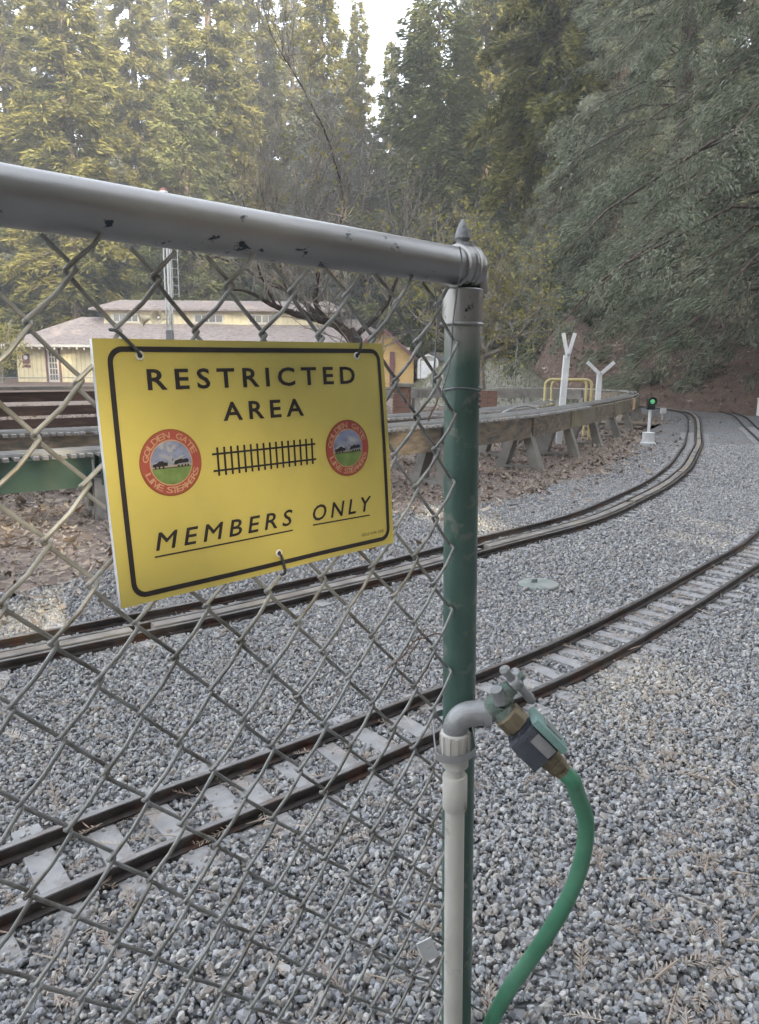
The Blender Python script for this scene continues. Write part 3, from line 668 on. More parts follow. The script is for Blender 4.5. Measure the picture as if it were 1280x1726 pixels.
mainB = [([np.append(q(625, 700)[:2], -0.05), q(622, 680), q(612, 640), q(600, 590), q(582, 556)], 0.115, 0.10),
         ([q(584, 560), q(560, 545), q(520, 535, 10.8), q(470, 520, 10.6), q(420, 495, 10.4), q(385, 490, 10.3)], 0.075, 0.012),
         ([q(575, 552), q(548, 535), q(534, 505), q(538, 460), q(535, 440)], 0.05, 0.03),
         ([q(536, 450), q(560, 410), q(583, 355), q(560, 260), q(530, 190), q(490, 120), q(455, 60), q(430, -30)], 0.022, 0.003),
         ([q(540, 460), q(520, 430), q(503, 380), q(505, 340), q(530, 290), q(545, 230)], 0.02, 0.004),
         ([q(548, 540), q(500, 500, 11.3), q(440, 470, 11.5), q(380, 440, 11.6), q(330, 430, 11.7)], 0.045, 0.008),
         ([q(590, 575), q(625, 545, 11.2), q(655, 510, 11.3), q(675, 460, 11.4), q(690, 400, 11.4)], 0.05, 0.008),
         ([q(470, 520, 10.6), q(440, 460, 10.5), q(430, 400, 10.4), q(405, 330, 10.3)], 0.022, 0.004),
         ([q(520, 535, 10.8), q(480, 480, 10.6), q(470, 420, 10.5), q(450, 350, 10.5), q(440, 300, 10.5)], 0.022, 0.004),
         ([q(655, 510, 11.3), q(640, 440, 11.2), q(610, 390, 11.2), q(620, 330, 11.2)], 0.02, 0.004)]
twig_tree(33, q(625, 690), mainB, 2.2, 210, 420, M_dark_twig, M_f_yellow, 'plum_tree', 'bare plum tree with dark leaning trunk and a long shoot rising above the rail', leaf_L=0.07, up_bias=1.25, tw_len=(0.5, 1.5))

def shrub(label, p, rx, rz, n, m, seed):
    e = empty('shrub', (p[0], p[1], 0), 0, label, 'shrub'); r = np.random.default_rng(seed); b = MB()
    for k in range(9):
        a = r.uniform(0, 6.28); b.tube([(0.1 * math.cos(a), 0.1 * math.sin(a), -0.1), (rx * 0.3 * math.cos(a), rx * 0.3 * math.sin(a), rz), (rx * 0.7 * math.cos(a), rx * 0.7 * math.sin(a), rz * 1.75)], [0.05, 0.03, 0.01], 5)
    b.build('stems', M_twig, e); v = unit(r.normal(size=(n, 3))); C = v * (r.uniform(0.3, 1, n) ** 0.5)[:, None] * np.array([rx, rx, rz]) * (0.75 + 0.35 * np.sin(v[:, :1] * 7 + 2) * np.cos(v[:, 2:] * 6)); C[:, 2] += rz
    link('crown', kite_mesh('crown', C, v + r.normal(0, 0.7, (n, 3)), 0.16 * r.uniform(0.6, 1.3, n), 0.09 * r.uniform(0.6, 1.3, n), r), m, e)
shrub('yellowing shrub at the left edge beside the clubhouse', at_px(8, 43), 1.9, 2.1, 2600, M_f_yellow, 51)
shrub('round green shrub above the clubhouse roof right of the mast', at_px(330, 60), 2.8, 3.2, 2600, M_f_bush, 52)

# ================================================================== CLUBHOUSE AND OTHER BUILDINGS
M_cream = mat('cream_siding', (0.62, 0.56, 0.38), 0.8, vary=0.08, scale=3)
M_batten = mat('cream_batten', (0.56, 0.50, 0.33), 0.8, vary=0.08, scale=3)
M_shingle = mat('brown_grey_shingles', (0.25, 0.21, 0.195), 0.9, vary=0.35, scale=3.5, bump=0.6, bscale=12, stretch=(1, 1, 3), c2=(0.30, 0.27, 0.26), c2scale=7)
M_trimw = mat('pale_trim', (0.55, 0.52, 0.47), 0.7, vary=0.08)
M_purple = mat('maroon_trim', (0.17, 0.08, 0.09), 0.7, vary=0.15)
M_glass = mat('window_glass', (0.10, 0.105, 0.10), 0.12, vary=0.3, scale=1.2, spec=0.8)
M_bulb = mat('frosted_bulb', (0.8, 0.76, 0.62), 0.4, vary=0.05)
M_white = mat('white_paint', (0.70, 0.71, 0.72), 0.6, vary=0.10, scale=9, c2=(0.52, 0.52, 0.50), c2scale=5, c2lo=0.55, c2hi=0.75)
HY = 47.0
def hz(py, px=200): return A(px, py, HY)[2]
def hx(px, py=600): return A(px, py, HY)[0]
ez, rz_ = 2.32, 4.28; xl, xr = hx(28), hx(655); ol, orr = hx(4), hx(690); dep = 9.0
club = empty('clubhouse', ((xl + xr) / 2, HY, 0), 0, 'cream board and batten clubhouse with hipped shingle roof behind the sign', 'building')
cx0 = (xl + xr) / 2
def loc(x, y, z): return (x - cx0, y - HY, z)
MB().box(loc(cx0, HY + dep / 2, ez / 2 + 0.0), (xr - xl, dep, ez)).build('wall', M_cream, club)
b = MB(); x = xl + 0.12
while x < xr:
    b.box(loc(x, HY - 0.014, ez / 2), (0.05, 0.026, ez - 0.04)); x += 0.28
b.build('battens', M_batten, club, kind='stuff')
e0, e1 = HY - 0.9, HY + dep + 0.9; rx0, rx1 = hx(95, 530), hx(600, 530); ry = HY + dep / 2
rb = MB().add([loc(ol, e0, ez - 0.1), loc(orr, e0, ez - 0.1), loc(orr, e1, ez - 0.1), loc(ol, e1, ez - 0.1), loc(rx0, ry - 0.6, rz_), loc(rx1, ry - 0.6, rz_), loc(rx1, ry + 0.6, rz_), loc(rx0, ry + 0.6, rz_)],
              [(0, 1, 5, 4), (1, 2, 6, 5), (2, 3, 7, 6), (3, 0, 4, 7), (4, 5, 6, 7), (3, 2, 1, 0)])
roof = rb.build('roof', M_shingle, club)
MB().box(loc((ol + orr) / 2, e0 - 0.03, ez - 0.08), (orr - ol, 0.05, 0.16)).build('fascia', M_trimw, roof)
# raised monitor with clerestory windows
mx0, mx1 = hx(148, 540), hx(560, 540); my0, my1 = ry - 1.7, ry + 1.7; mz0, mz1 = 3.3, 4.75
mon = MB().box(loc((mx0 + mx1) / 2, ry, (mz0 + mz1) / 2), (mx1 - mx0, my1 - my0, mz1 - mz0)).build('monitor', M_cream, club)
b = MB(); x = mx0 + 0.1
while x < mx1:
    b.box(loc(x, my0 - 0.012, (mz0 + mz1) / 2), (0.045, 0.022, mz1 - mz0 - 0.05)); x += 0.28
b.build('battens', M_batten, mon, kind='stuff')
sx = 0.75
rb = MB().add([loc(mx0 - sx, my0 - 0.6, mz1), loc(mx1 + sx, my0 - 0.6, mz1), loc(mx1 + sx, my1 + 0.6, mz1), loc(mx0 - sx, my1 + 0.6, mz1), loc(mx0 + 0.5, ry, mz1 + 0.72), loc(mx1 - 0.5, ry, mz1 + 0.72),
               loc(mx0 - sx, my0 - 0.6, mz1 - 0.12), loc(mx1 + sx, my0 - 0.6, mz1 - 0.12), loc(mx1 + sx, my1 + 0.6, mz1 - 0.12), loc(mx0 - sx, my1 + 0.6, mz1 - 0.12)],
              [(0, 1, 5, 4), (1, 2, 5), (2, 3, 4, 5), (3, 0, 4), (0, 6, 7, 1), (1, 7, 8, 2), (2, 8, 9, 3), (3, 9, 6, 0), (9, 8, 7, 6)])
rb.build('monitor_roof', M_shingle, club)
for (p0, p1) in [(163, 211), (308, 362), (405, 455)]:
    x0, x1 = hx(p0, 535), hx(p1, 535); zc = 4.17; hh = 0.62
    w = MB().box(loc((x0 + x1) / 2, my0 - 0.03, zc), (x1 - x0, 0.05, hh)).build('window', M_trimw, club)
    n_ = 4; pw = (x1 - x0 - 0.16) / n_
    for i in range(n_): MB().box(loc(x0 + 0.08 + pw * (i + 0.5), my0 - 0.06, zc), (pw - 0.07, 0.02, hh - 0.2)).build('pane', M_glass, w)
# door with panes, notice board
dx0, dx1 = hx(81), hx(99); d = MB().box(loc((dx0 + dx1) / 2, HY - 0.035, 1.02), (dx1 - dx0, 0.06, 2.04)).build('door', M_trimw, club)
for s_ in (-1, 1): MB().box(loc((dx0 + dx1) / 2 + s_ * ((dx1 - dx0) / 2 + 0.07), HY - 0.04, 1.04), (0.12, 0.07, 2.1)).build('door_frame', M_purple, d)
pw = (dx1 - dx0 - 0.16) / 3
for i in range(3):
    for j in range(5): MB().box(loc(dx0 + 0.08 + pw * (i + 0.5), HY - 0.075, 0.3 + j * 0.36), (pw - 0.06, 0.02, 0.30)).build('pane', M_glass, d)
nb_ = MB().box(loc(hx(44), HY - 0.05, 1.45), (0.42, 0.05, 0.62)).build('notice_board', M_purple, club)
MB().lathe([(0.13, 0), (0.13, 0.01)], loc(hx(44), HY - 0.085, 1.52), (0, 1, 0), 16).build('notice', M_white, nb_)
MB().box(loc(hx(45), HY - 0.05, 0.98), (0.45, 0.04, 0.15)).build('notice_strip', M_purple, club)
bulb = MB().lathe([(0.02, 0.1), (0.045, 0.06), (0.06, 0), (0.04, -0.06), (0.008, -0.08)], (0, 0, 0), (0, 0, 1), 8).mesh('bulb'); bulb.materials.append(M_bulb)
sl_ = empty('string_lights', loc=(hx(100), HY - 0.85, 2.1), label='string of unlit white bulbs hung under the clubhouse eave', cat='string lights')
b = MB(); n_ = 46; xs_ = np.linspace(hx(4), hx(560), n_); zs = 2.12 - 0.07 * np.abs(np.sin(np.arange(n_) * 0.62))
b.tube([(x - sl_.location.x, 0, z - 2.1 + 0.1) for x, z in zip(xs_, zs)], 0.008, 4); b.build('cord', M_purple, sl_)
for x, z in zip(xs_, zs):
    o = bpy.data.objects.new('bulb', bulb); COL.objects.link(o); o.parent = sl_; o.location = (x - sl_.location.x, 0, z - 2.1)

# timber cabin with lap siding right of the sign
M_lap = mat('amber_lap_siding', (0.58, 0.40, 0.17), 0.75, vary=0.15, scale=2, stretch=(1, 1, 8))
CYD = 38.0
def cA(px, py): return A(px, py, CYD)
c0 = cA(642, 640); cb = empty('timber_cabin', (c0[0], CYD, 0), 0, 'amber lap sided gable cabin just right of the sign', 'building')
half = cA(698, 600)[0] - c0[0]; zt = cA(642, 556)[2]; ze = cA(698, 606)[2]; zb = 0.1
def cl_(x, y, z): return (x, y, z)
MB().add([cl_(-half, 0, zb), cl_(half, 0, zb), cl_(half, 0, ze), cl_(0, 0, zt), cl_(-half, 0, ze), cl_(-half, 6, zb), cl_(half, 6, zb), cl_(half, 6, ze), cl_(0, 6, zt), cl_(-half, 6, ze)],
         [(0, 1, 2, 3, 4), (5, 9, 8, 7, 6), (0, 5, 6, 1), (1, 6, 7, 2), (2, 7, 8, 3), (3, 8, 9, 4), (4, 9, 5, 0)]).build('wall', M_lap, cb)
z = zb; bd_ = []
while z < zt - 0.1:
    hw = half if z < ze else half * (zt - z) / (zt - ze)
    MB().box((0, -0.012, z + 0.07), (hw * 2 - 0.02, 0.022, 0.135), R=Matrix.Rotation(0.06, 3, 'X')).build('siding_board', M_lap, cb); z += 0.15
for s_ in (-1, 1):
    a = math.atan2(zt - ze, half); L_ = math.hypot(half, zt - ze) + 0.4
    R_ = Matrix.Rotation(s_ * a, 3, 'Y')
    MB().box((s_ * half * 0.5 + s_ * 0.13, 2.9, (zt + ze) / 2 + 0.07 - 0.08), (L_, 6.8, 0.12), R=R_).build('roof_slope', M_shingle, cb)
    MB().box((s_ * half * 0.5 + s_ * 0.13, -0.53, (zt + ze) / 2 - 0.0), (L_ - 0.02, 0.05, 0.12), R=R_).build('barge_board', M_purple, cb)
MB().box((cA(661, 620)[0] - c0[0], -0.07, 1.0), (0.24, 0.12, 1.75)).build('corner_post', M_purple, cb)

# garden shed on the mound
SY = 33.0; s0 = A(722, 612, SY); gz = float(mound_z(s0[0], SY)) - 0.05
sh = empty('garden_shed', (s0[0], SY, gz), 0.0, 'small grey metal shed with white double doors on the grass mound', 'shed')
M_shed = mat('grey_shed_panel', (0.40, 0.38, 0.36), 0.6, vary=0.08); M_shroof = mat('dark_shed_roof', (0.13, 0.125, 0.13), 0.7, vary=0.15)
w2 = 0.48
MB().add([(-w2, 0, 0), (w2, 0, 0), (w2, 0, 0.82), (0, 0, 1.12), (-w2, 0, 0.82), (-w2 + 0.9, 1.6, 0), (w2 + 0.9, 1.6, 0), (w2 + 0.9, 1.6, 0.82), (0.9, 1.6, 1.12), (-w2 + 0.9, 1.6, 0.82)],
         [(0, 1, 2, 3, 4), (5, 9, 8, 7, 6), (0, 5, 6, 1), (1, 6, 7, 2), (4, 9, 5, 0)]).build('body', M_shed, sh)
MB().add([(-w2 - 0.08, -0.08, 0.78), (0, -0.08, 1.16), (w2 + 0.08, -0.08, 0.78), (-w2 + 0.82, 1.68, 0.78), (0.9, 1.68, 1.16), (w2 + 0.98, 1.68, 0.78)], [(0, 1, 4, 3), (1, 2, 5, 4)]).build('roof', M_shroof, sh)
for s_ in (-1, 1): MB().box((s_ * 0.16, -0.02, 0.40), (0.31, 0.03, 0.76)).build('door', M_white, sh)
fr = MB()
for s_ in (-1, 1): fr.box((s_ * 0.40, -0.03, 0.41), (0.08, 0.05, 0.82))
fr.tube([(-0.42, -0.03, 0.82), (-0.25, -0.03, 0.95), (0, -0.03, 1.03), (0.25, -0.03, 0.95), (0.42, -0.03, 0.82)], 0.04, 6); fr.build('door_frame', M_white, sh)

# loudspeaker mast
MY = 33.0
def mA(px, py): return A(px, py, MY)
mb_ = mA(289, 600); topz = mA(285, 326)[2]
ma = empty('loudspeaker_mast', (mb_[0], MY, 0), 0, 'slim white lattice mast carrying two horn loudspeakers in front of the clubhouse', 'mast')
M_horn = mat('tan_horn', (0.36, 0.32, 0.22), 0.6, vary=0.15); M_galv = mat('galvanised_steel', (0.42, 0.43, 0.43), 0.5, 0.4, vary=0.15, scale=12)
for (dx, dy) in ((-0.13, 0), (0.13, 0), (0, 0.2)): MB().tube([(dx, dy, 0), (dx, dy, topz - 0.1)], 0.035 if dy == 0 else 0.03, 6).build('mast_leg', M_galv, ma)
MB().tube([(0.02, 0.04, 0), (0.02, 0.04, topz)], 0.065, 8).build('pole', M_galv, ma)
rg = MB(); z = 0.4
while z < topz - 0.3:
    rg.tube([(-0.13, 0, z), (0.13, 0, z + 0.2)], 0.012, 4); rg.tube([(0.13, 0, z + 0.2), (0, 0.2, z + 0.4)], 0.012, 4); z += 0.4
rg.build('lacing', M_galv, ma)
la = MB(); z0_, z1_ = mA(300, 500)[2], mA(300, 405)[2]
for dx in (0.20, 0.46): la.tube([(dx, 0, z0_), (dx, 0, z1_)], 0.016, 5)
z = z0_ + 0.1
while z < z1_: la.tube([(0.20, 0, z), (0.46, 0, z)], 0.012, 4); z += 0.36
la.tube([(0.1, 0, z0_ + 0.2), (0.2, 0, z0_ + 0.2)], 0.012, 4); la.build('ladder', M_galv, ma)
hzv = mA(262, 537)[2]
def horn(o, ax, nm='horn'):
    h = MB().lathe([(0.06, -0.42), (0.09, -0.4), (0.09, -0.18), (0.07, -0.12), (0.13, 0.05), (0.2, 0.18), (0.30, 0.28), (0.32, 0.285), (0.30, 0.29), (0.18, 0.17), (0.08, 0.0)], o, ax, 18).build(nm, M_horn, ma, smooth=True)
    MB().lathe([(0.05, -0.02), (0.06, 0.10), (0.03, 0.12)], o, ax, 10).build('driver', M_white, h, smooth=True)
horn((-0.98, -0.05, hzv - 0.02), (-0.75, -0.35, -0.25)); horn((-0.42, -0.12, hzv + 0.03), (-0.1, -0.98, 0.05))
MB().tube([(-0.9, 0, hzv), (0, 0, hzv)], 0.03, 6).build('bracket', M_galv, ma)
MB().box((0.0, -0.1, hzv - 0.72), (0.30, 0.14, 0.45), bev=0.02).build('junction_box', mat('dark_box', (0.09, 0.09, 0.10), 0.6), ma)
bc = MB().lathe([(0.03, -0.14), (0.14, -0.12), (0.16, 0.0), (0.12, 0.14), (0.03, 0.18)], (-0.02, 0, topz + 0.05), (0, 0, 1), 14).build('beacon', mat('maroon_beacon', (0.28, 0.10, 0.09), 0.5), ma, smooth=True)
MB().lathe([(0.165, -0.03), (0.17, 0.0), (0.165, 0.035)], (-0.02, 0, topz + 0.05), (0, 0, 1), 14).build('beacon_band', M_white, bc, smooth=True)

# ================================================================== RAISED TRACKS ON CONCRETE TRESTLES
M_beam = mat('weathered_timber', (0.24, 0.195, 0.15), 0.85, vary=0.3, scale=4, bump=0.4, bscale=30, stretch=(2, 2, 6), c2=(0.13, 0.125, 0.11), c2scale=3)
M_beam2 = mat('mossy_timber', (0.23, 0.205, 0.135), 0.9, vary=0.3, scale=4, bump=0.4, bscale=30, c2=(0.24, 0.22, 0.18), c2scale=3)
M_green = mat('dark_green_paint', (0.055, 0.105, 0.085), 0.65, vary=0.2, scale=3, c2=(0.10, 0.12, 0.10), c2scale=5, c2lo=0.55, c2hi=0.8)
M_conc = mat('grey_concrete', (0.27, 0.255, 0.235), 0.9, vary=0.2, scale=6, bump=0.5, bscale=30, c2=(0.16, 0.15, 0.14), c2scale=2.5, c2lo=0.5, c2hi=0.7)
M_alu = mat('dull_aluminium', (0.50, 0.50, 0.50), 0.45, 0.6, vary=0.12, scale=8)
M_slat = mat('grey_slat', (0.30, 0.285, 0.27), 0.85, vary=0.3, scale=5)
def trestle(label, pts, step, green_until, tie_until, beam_h=0.215, white_from=None, legs=True, seed=1, width=0.30, leg_skip=(), start_at=None):
    r = np.random.default_rng(seed); path = smooth_path(np.array(pts), 0.06)
    if start_at is not None:
        ii = int(np.argmin(np.hypot(path[:, 0] - start_at[0], path[:, 1] - start_at[1]))); path = path[ii % int(step / 0.06):]
    e = empty('raised_track', (float(path[0][0]), float(path[0][1]), 0), 0, label, 'track'); o = np.array([path[0][0], path[0][1], 0]); path = path - o
    T = tangents(path); L = np.concatenate([[0], np.cumsum(np.linalg.norm(np.diff(path[:, :2], axis=0), axis=1))])
    nseg = int(L[-1] / step)
    hw = width / 2
    for k in range(nseg):
        a, b = np.searchsorted(L, [k * step, (k + 1) * step - 0.006]); seg = path[a:b + 1].copy(); seg[:, 2] -= 0.022
        if len(seg) < 3: continue
        wx = seg[0][0] + o[0]; m = M_green if wx < green_until else (M_beam if r.random() < 0.6 else M_beam2)
        if white_from is not None and k * step > white_from: m = M_conc
        for sd in (-1, 1):
            q_ = offset(seg, sd * (hw - 0.03)); q_[:, 2] += r.normal(0, 0.002)
            MB().extrude([(-0.022, -beam_h), (0.022, -beam_h), (0.022, 0), (-0.022, 0)], q_).build('beam', m, e)
    sm = MB().box((0, 0, 0), (0.034, width + 0.05, 0.024)).mesh('tie'); sm.materials.append(M_slat)
    s = 0.0
    while s < L[-1]:
        i = min(np.searchsorted(L, s), len(path) - 1); p = path[i]
        if np.hypot(*(p[:2] + o[:2])) < tie_until:
            ob = bpy.data.objects.new('tie', sm); COL.objects.link(ob); ob.parent = e
            ob.location = (p[0] + T[i][1] * r.normal(0, 0.006), p[1] - T[i][0] * r.normal(0, 0.006), p[2] - 0.009); ob.rotation_euler = (0, 0, math.atan2(T[i][1], T[i][0]))
        s += 0.068
    for d_ in (-0.095, 0.0, 0.095):
        q_ = offset(path, d_ * width / 0.3); MB().extrude([(-0.009, 0.004), (0.009, 0.004), (0.009, 0.026), (-0.009, 0.026)], q_).build('rail', M_alu, e)
    if legs:
        for k in range(nseg + 1):
            if k in leg_skip: continue
            i = min(np.searchsorted(L, k * step), len(path) - 1); p = path[i]; t = np.append(T[i], 0); sd = np.array([T[i][1], -T[i][0], 0])
            ht = p[2] - beam_h + 0.03
            for sg in (-1, 1):
                spl = 0.225 + r.normal(0, 0.01); top = p + sd * sg * 0.075; top[2] = ht; bot = p + sd * sg * spl; bot[2] = -0.06
                V = []
                for (c_, wa, wb) in ((bot, 0.065, 0.062), (top, 0.05, 0.045)):
                    for (u_, v_) in ((-1, -1), (1, -1), (1, 1), (-1, 1)): V.append(c_ + t * u_ * wa + sd * v_ * wb)
                MB().add(V, [(3, 2, 1, 0), (4, 5, 6, 7), (0, 1, 5, 4), (1, 2, 6, 5), (2, 3, 7, 6), (3, 0, 4, 7)]).build('leg', M_conc, e)
            c_ = p.copy(); c_[2] = -0.02
            MB().box(c_, (0.14, 0.30, 0.12), R=[[t[0], sd[0], 0], [t[1], sd[1], 0], [0, 0, 1]], bev=0.01).build('footing', M_conc, e)
    return e, path + o
ptsA = [(-6.3, 2.8, .44), (-4.4, 3.75, .445), (-2.62, 4.93, .45), (-1.5, 5.6, .475), (-0.3, 6.3, .525), (0.55, 6.85, .57), (1.48, 7.85, .59), (2.2, 9.1, .585), (2.93, 10.5, .575), (3.8, 12.2, .57), (4.75, 14.2, .565), (5.55, 16.2, .565), (5.75, 17.6, .565), (5.2, 18.8, .57), (4.0, 19.3, .57), (2.2, 19.2, .57), (0.4, 18.6, .56), (-2.0, 17.5, .55), (-5, 16, .55)]
trA, pathA = trestle('long curved raised track on grey splayed concrete legs, green beam at left', ptsA, 1.50, -1.0, 10.5, seed=2, white_from=19.6, start_at=(1.51, 7.85))
ptsB = [(-7.0, 3.9, .50), (-5.0, 4.95, .50), (-2.9, 6.2, .505), (-1.6, 6.95, .51), (-0.2, 7.7, .54), (0.75, 8.35, .565), (1.6, 9.35, .575), (2.25, 10.6, .575), (2.7, 11.8, .57)]
trB, pathB = trestle('shorter raised track with brown beam running behind the longer curved one', ptsB, 1.25, -99, 10.5, seed=4)

# ------------------------------------------------------------------ dark slatted fence behind the raised track, left
M_maroon = mat('dark_stained_board', (0.085, 0.055, 0.05), 0.75, vary=0.3, scale=3, stretch=(1, 1, 6), c2=(0.13, 0.085, 0.065), c2scale=2.5)
FYd = 8.2
f0 = A(-160, 690, FYd - 1.6); f1 = A(640, 690, FYd + 1.9)
sf = empty('slatted_fence', (f0[0], f0[1], 0), math.atan2(f1[1] - f0[1], f1[0] - f0[0]), 'low dark brown slatted fence behind the raised tracks at left', 'fence'); FL = math.hypot(f1[0] - f0[0], f1[1] - f0[1])
for zc in (0.36, 0.49, 0.62, 0.76):
    n_ = 3
    for i in range(n_): MB().box(((i + 0.5) * FL / n_, 0, zc + random.gauss(0, 0.003)), (FL / n_ - 0.012, 0.03, 0.095), bev=0.004).build('slat', M_maroon, sf)
for x in np.arange(0.45, FL, 1.45): MB().box((x, -0.05, 0.42), (0.075, 0.06, 0.84)).build('post', M_maroon, sf)
MB().box((FL / 2, 0.0, 0.845), (FL, 0.14, 0.035), bev=0.005).build('cap_rail', M_woodrail, sf)
MB().tube([(0, 0.25, 0.94), (FL, 0.25, 0.94)], 0.005, 5).build('wire', M_galv, sf)
for x in np.arange(0.3, FL, 1.6): MB().tube([(x, 0.25, 0), (x, 0.25, 0.95)], 0.008, 5).build('stake', M_galv, sf)

# ------------------------------------------------------------------ brick pier and brick box
M_brick = mat('red_brown_brick', (0.22, 0.125, 0.10), 0.85, vary=0.25, scale=8, bump=0.3, bscale=40); M_mortar = mat('mortar', (0.30, 0.28, 0.26), 0.9, vary=0.1)
def brick_block(name, label, cat, base, w, d, h, rows, nx, cap=None, rz=0.0):
    e = empty(name, base, rz, label, cat); bh = h / rows
    MB().box((0, 0, h / 2), (w - 0.02, d - 0.02, h - 0.004)).build('core', M_mortar, e)
    ml = bw = w / nx; me = MB().box((0, 0, 0), (bw - 0.012, 0.05, bh - 0.012), bev=0.003).mesh('brick'); me.materials.append(M_brick)
    mc = MB().box((0, 0, 0), (0.05, d - 0.11, bh - 0.012), bev=0.003).mesh('brick'); mc.materials.append(M_brick)
    for j in range(rows):
        for i in range(nx):
            for s_ in (-1, 1):
                o = bpy.data.objects.new('brick', me); COL.objects.link(o); o.parent = e
                o.location = (-w / 2 + bw * (i + 0.5), s_ * (d / 2 - 0.022), bh * (j + 0.5))
        for s_ in (-1, 1):
            o = bpy.data.objects.new('brick', mc); COL.objects.link(o); o.parent = e; o.location = (s_ * (w / 2 - 0.022), 0, bh * (j + 0.5))
    if cap: MB().box((0, 0, h + 0.03), (w + 0.09, d + 0.09, 0.06), bev=0.008).build('cap', cap, e)
    return e
pb = A(677, 690, 12.5); brick_block('brick_pier', 'brick pier with grey cap between the sign and the post', 'pier', (pb[0], 12.5, 0), 0.30, 0.30, A(677, 652, 12.5)[2], 7, 1, M_conc)
pb = A(818, 690, 14.2); brick_block('brick_planter', 'brick box round the trunk foot of the autumn fruit tree', 'planter', (pb[0] + 0.03, 14.45, 0), 0.42, 0.42, A(818, 658, 14.2)[2], 6, 2)

# ------------------------------------------------------------------ forked white posts
def forked(name, label, px, ybase, ytop, Y, w, arm_h, spread, arm_w, lean=0.0, back=False):
    b0 = A(px, ybase, Y); zt_ = A(px, ytop, Y)[2]
    e = empty(name, (b0[0], Y, 0), 0, label, 'post', 'forked white posts')
    zf = zt_ - arm_h
    MB().box((lean * zf / 2, 0, zf / 2 - 0.02), (w, w * 0.8, zf + 0.04), R=Matrix.Rotation(lean * 0.8, 3, 'Y'), bev=0.004).build('post', M_white, e)
    for s_ in (-1, 1):
        a = math.atan2(spread, arm_h); L_ = math.hypot(spread, arm_h) + 0.05
        MB().box((lean * zf + s_ * spread / 2, -0.032 - 0.012 * (s_ > 0) if not back else -w * 0.45, zf + arm_h / 2 - 0.02), (arm_w, 0.025, L_), R=Matrix.Rotation(s_ * a, 3, 'Y'), bev=0.003).build('arm', M_white, e)
    MB().lathe([(0.012, -0.01), (0.022, 0), (0.022, 0.02), (0.012, 0.03)], (lean * zf, -0.05, zf + 0.01), (0, -1, 0), 10).build('bolt', M_galv, e)
    return e
forked('forked_post', 'taller white post with nearly closed fork above the yellow railing', 944, 690, 562, 10.6, 0.085, 0.30, 0.075, 0.05, lean=0.05)
forked('forked_post', 'shorter white post with wide open fork right of the yellow railing', 1007, 690, 610, 13.2, 0.085, 0.20, 0.22, 0.06)

# ------------------------------------------------------------------ yellow pipe railing (two hoops)
M_yellow = mat('yellow_pipe_paint', (0.55, 0.46, 0.22), 0.55, vary=0.12, scale=6, c2=(0.38, 0.31, 0.17), c2scale=4, c2lo=0.55, c2hi=0.75)
yr = empty('pipe_railing', (A(958, 690, 11.3)[0], 11.3, 0), 0, 'yellow pipe railing of two joined hoops beside the raised track', 'railing')
def hoop(x0, x1, y, zt_, rr):
    p = [(x0, y, 0)]; c = 0.09
    for a in np.linspace(math.pi, math.pi / 2, 6): p.append((x0 + c + c * math.cos(a), y, zt_ - c + c * math.sin(a)))
    for a in np.linspace(math.pi / 2, 0, 6): p.append((x1 - c + c * math.cos(a), y, zt_ - c + c * math.sin(a)))
    p.append((x1, y, 0)); return MB().tube(p, rr, 10)
o_ = np.array(yr.location); zt_ = A(958, 640, 11.3)[2]
hoop(A(918, 680, 11.3)[0] - o_[0], A(996, 680, 11.3)[0] - o_[0], 0, zt_, 0.022).build('hoop', M_yellow, yr, smooth=True)
hoop(A(929, 680, 12.1)[0] - o_[0], A(987, 680, 12.1)[0] - o_[0], 0.8, A(958, 641, 12.1)[2], 0.022).build('hoop', M_yellow, yr, smooth=True)

# ------------------------------------------------------------------ signal light and small white boxes
sb = P(1092, 748); sg = empty('railway_signal', (sb[0], sb[1], 0), 0, 'small black railway signal showing green on a white pole and base', 'signal')
def szz(py): return A(1092, py, sb[1])[2]
M_black = mat('black_paint', (0.02, 0.021, 0.023), 0.5, vary=0.2)
MB().lathe([(0.11, -0.02), (0.11, 0.02), (0.092, 0.03), (0.085, szz(730) - 0.01), (0.09, szz(729)), (0.05, szz(728))], (0, 0, 0), (0, 0, 1), 16).build('base', M_white, sg, smooth=True)
MB().tube([(0, 0, szz(728) - 0.02), (0, 0, szz(688))], 0.022, 10).build('pole', M_white, sg, smooth=True)
zc = szz(679); MB().box((0, 0, zc - 0.015), (0.115, 0.10, 0.17), bev=0.03).build('housing', M_black, sg)
MB().lathe([(0.062, 0), (0.066, -0.03), (0.066, -0.035), (0.058, -0.03), (0.056, 0)], (0, -0.05, zc + 0.02), (0, 1, 0), 16).build('hood', M_black, sg)
MB().lathe([(0.036, 0), (0.036, -0.006), (0.02, -0.012)], (0.004, -0.053, zc + 0.02), (0, 1, 0), 16).build('lens', emit('green_signal_lens', (0.18, 0.72, 0.28), 0.02), sg)
wb = P(1117, 708); e = empty('marker_box', (wb[0], wb[1], 0), 0.2, 'little white box on a stake right of the green signal', 'box')
MB().box((0, 0, 0.20), (0.11, 0.08, 0.12), bev=0.008).build('box', M_white, e); MB().tube([(0, 0.02, 0), (0, 0.02, 0.2)], 0.015, 6).build('stake', M_white, e)
wb = P(1281, 700); e = empty('marker_post', (wb[0], wb[1], 0), 0.2, 'short white marker post at the right edge below the bank', 'post')
MB().box((0, 0, 0.17), (0.13, 0.10, 0.44), bev=0.012).build('shaft', M_white, e); MB().box((0, 0, 0.405), (0.15, 0.12, 0.03), bev=0.006).build('cap', M_white, e)

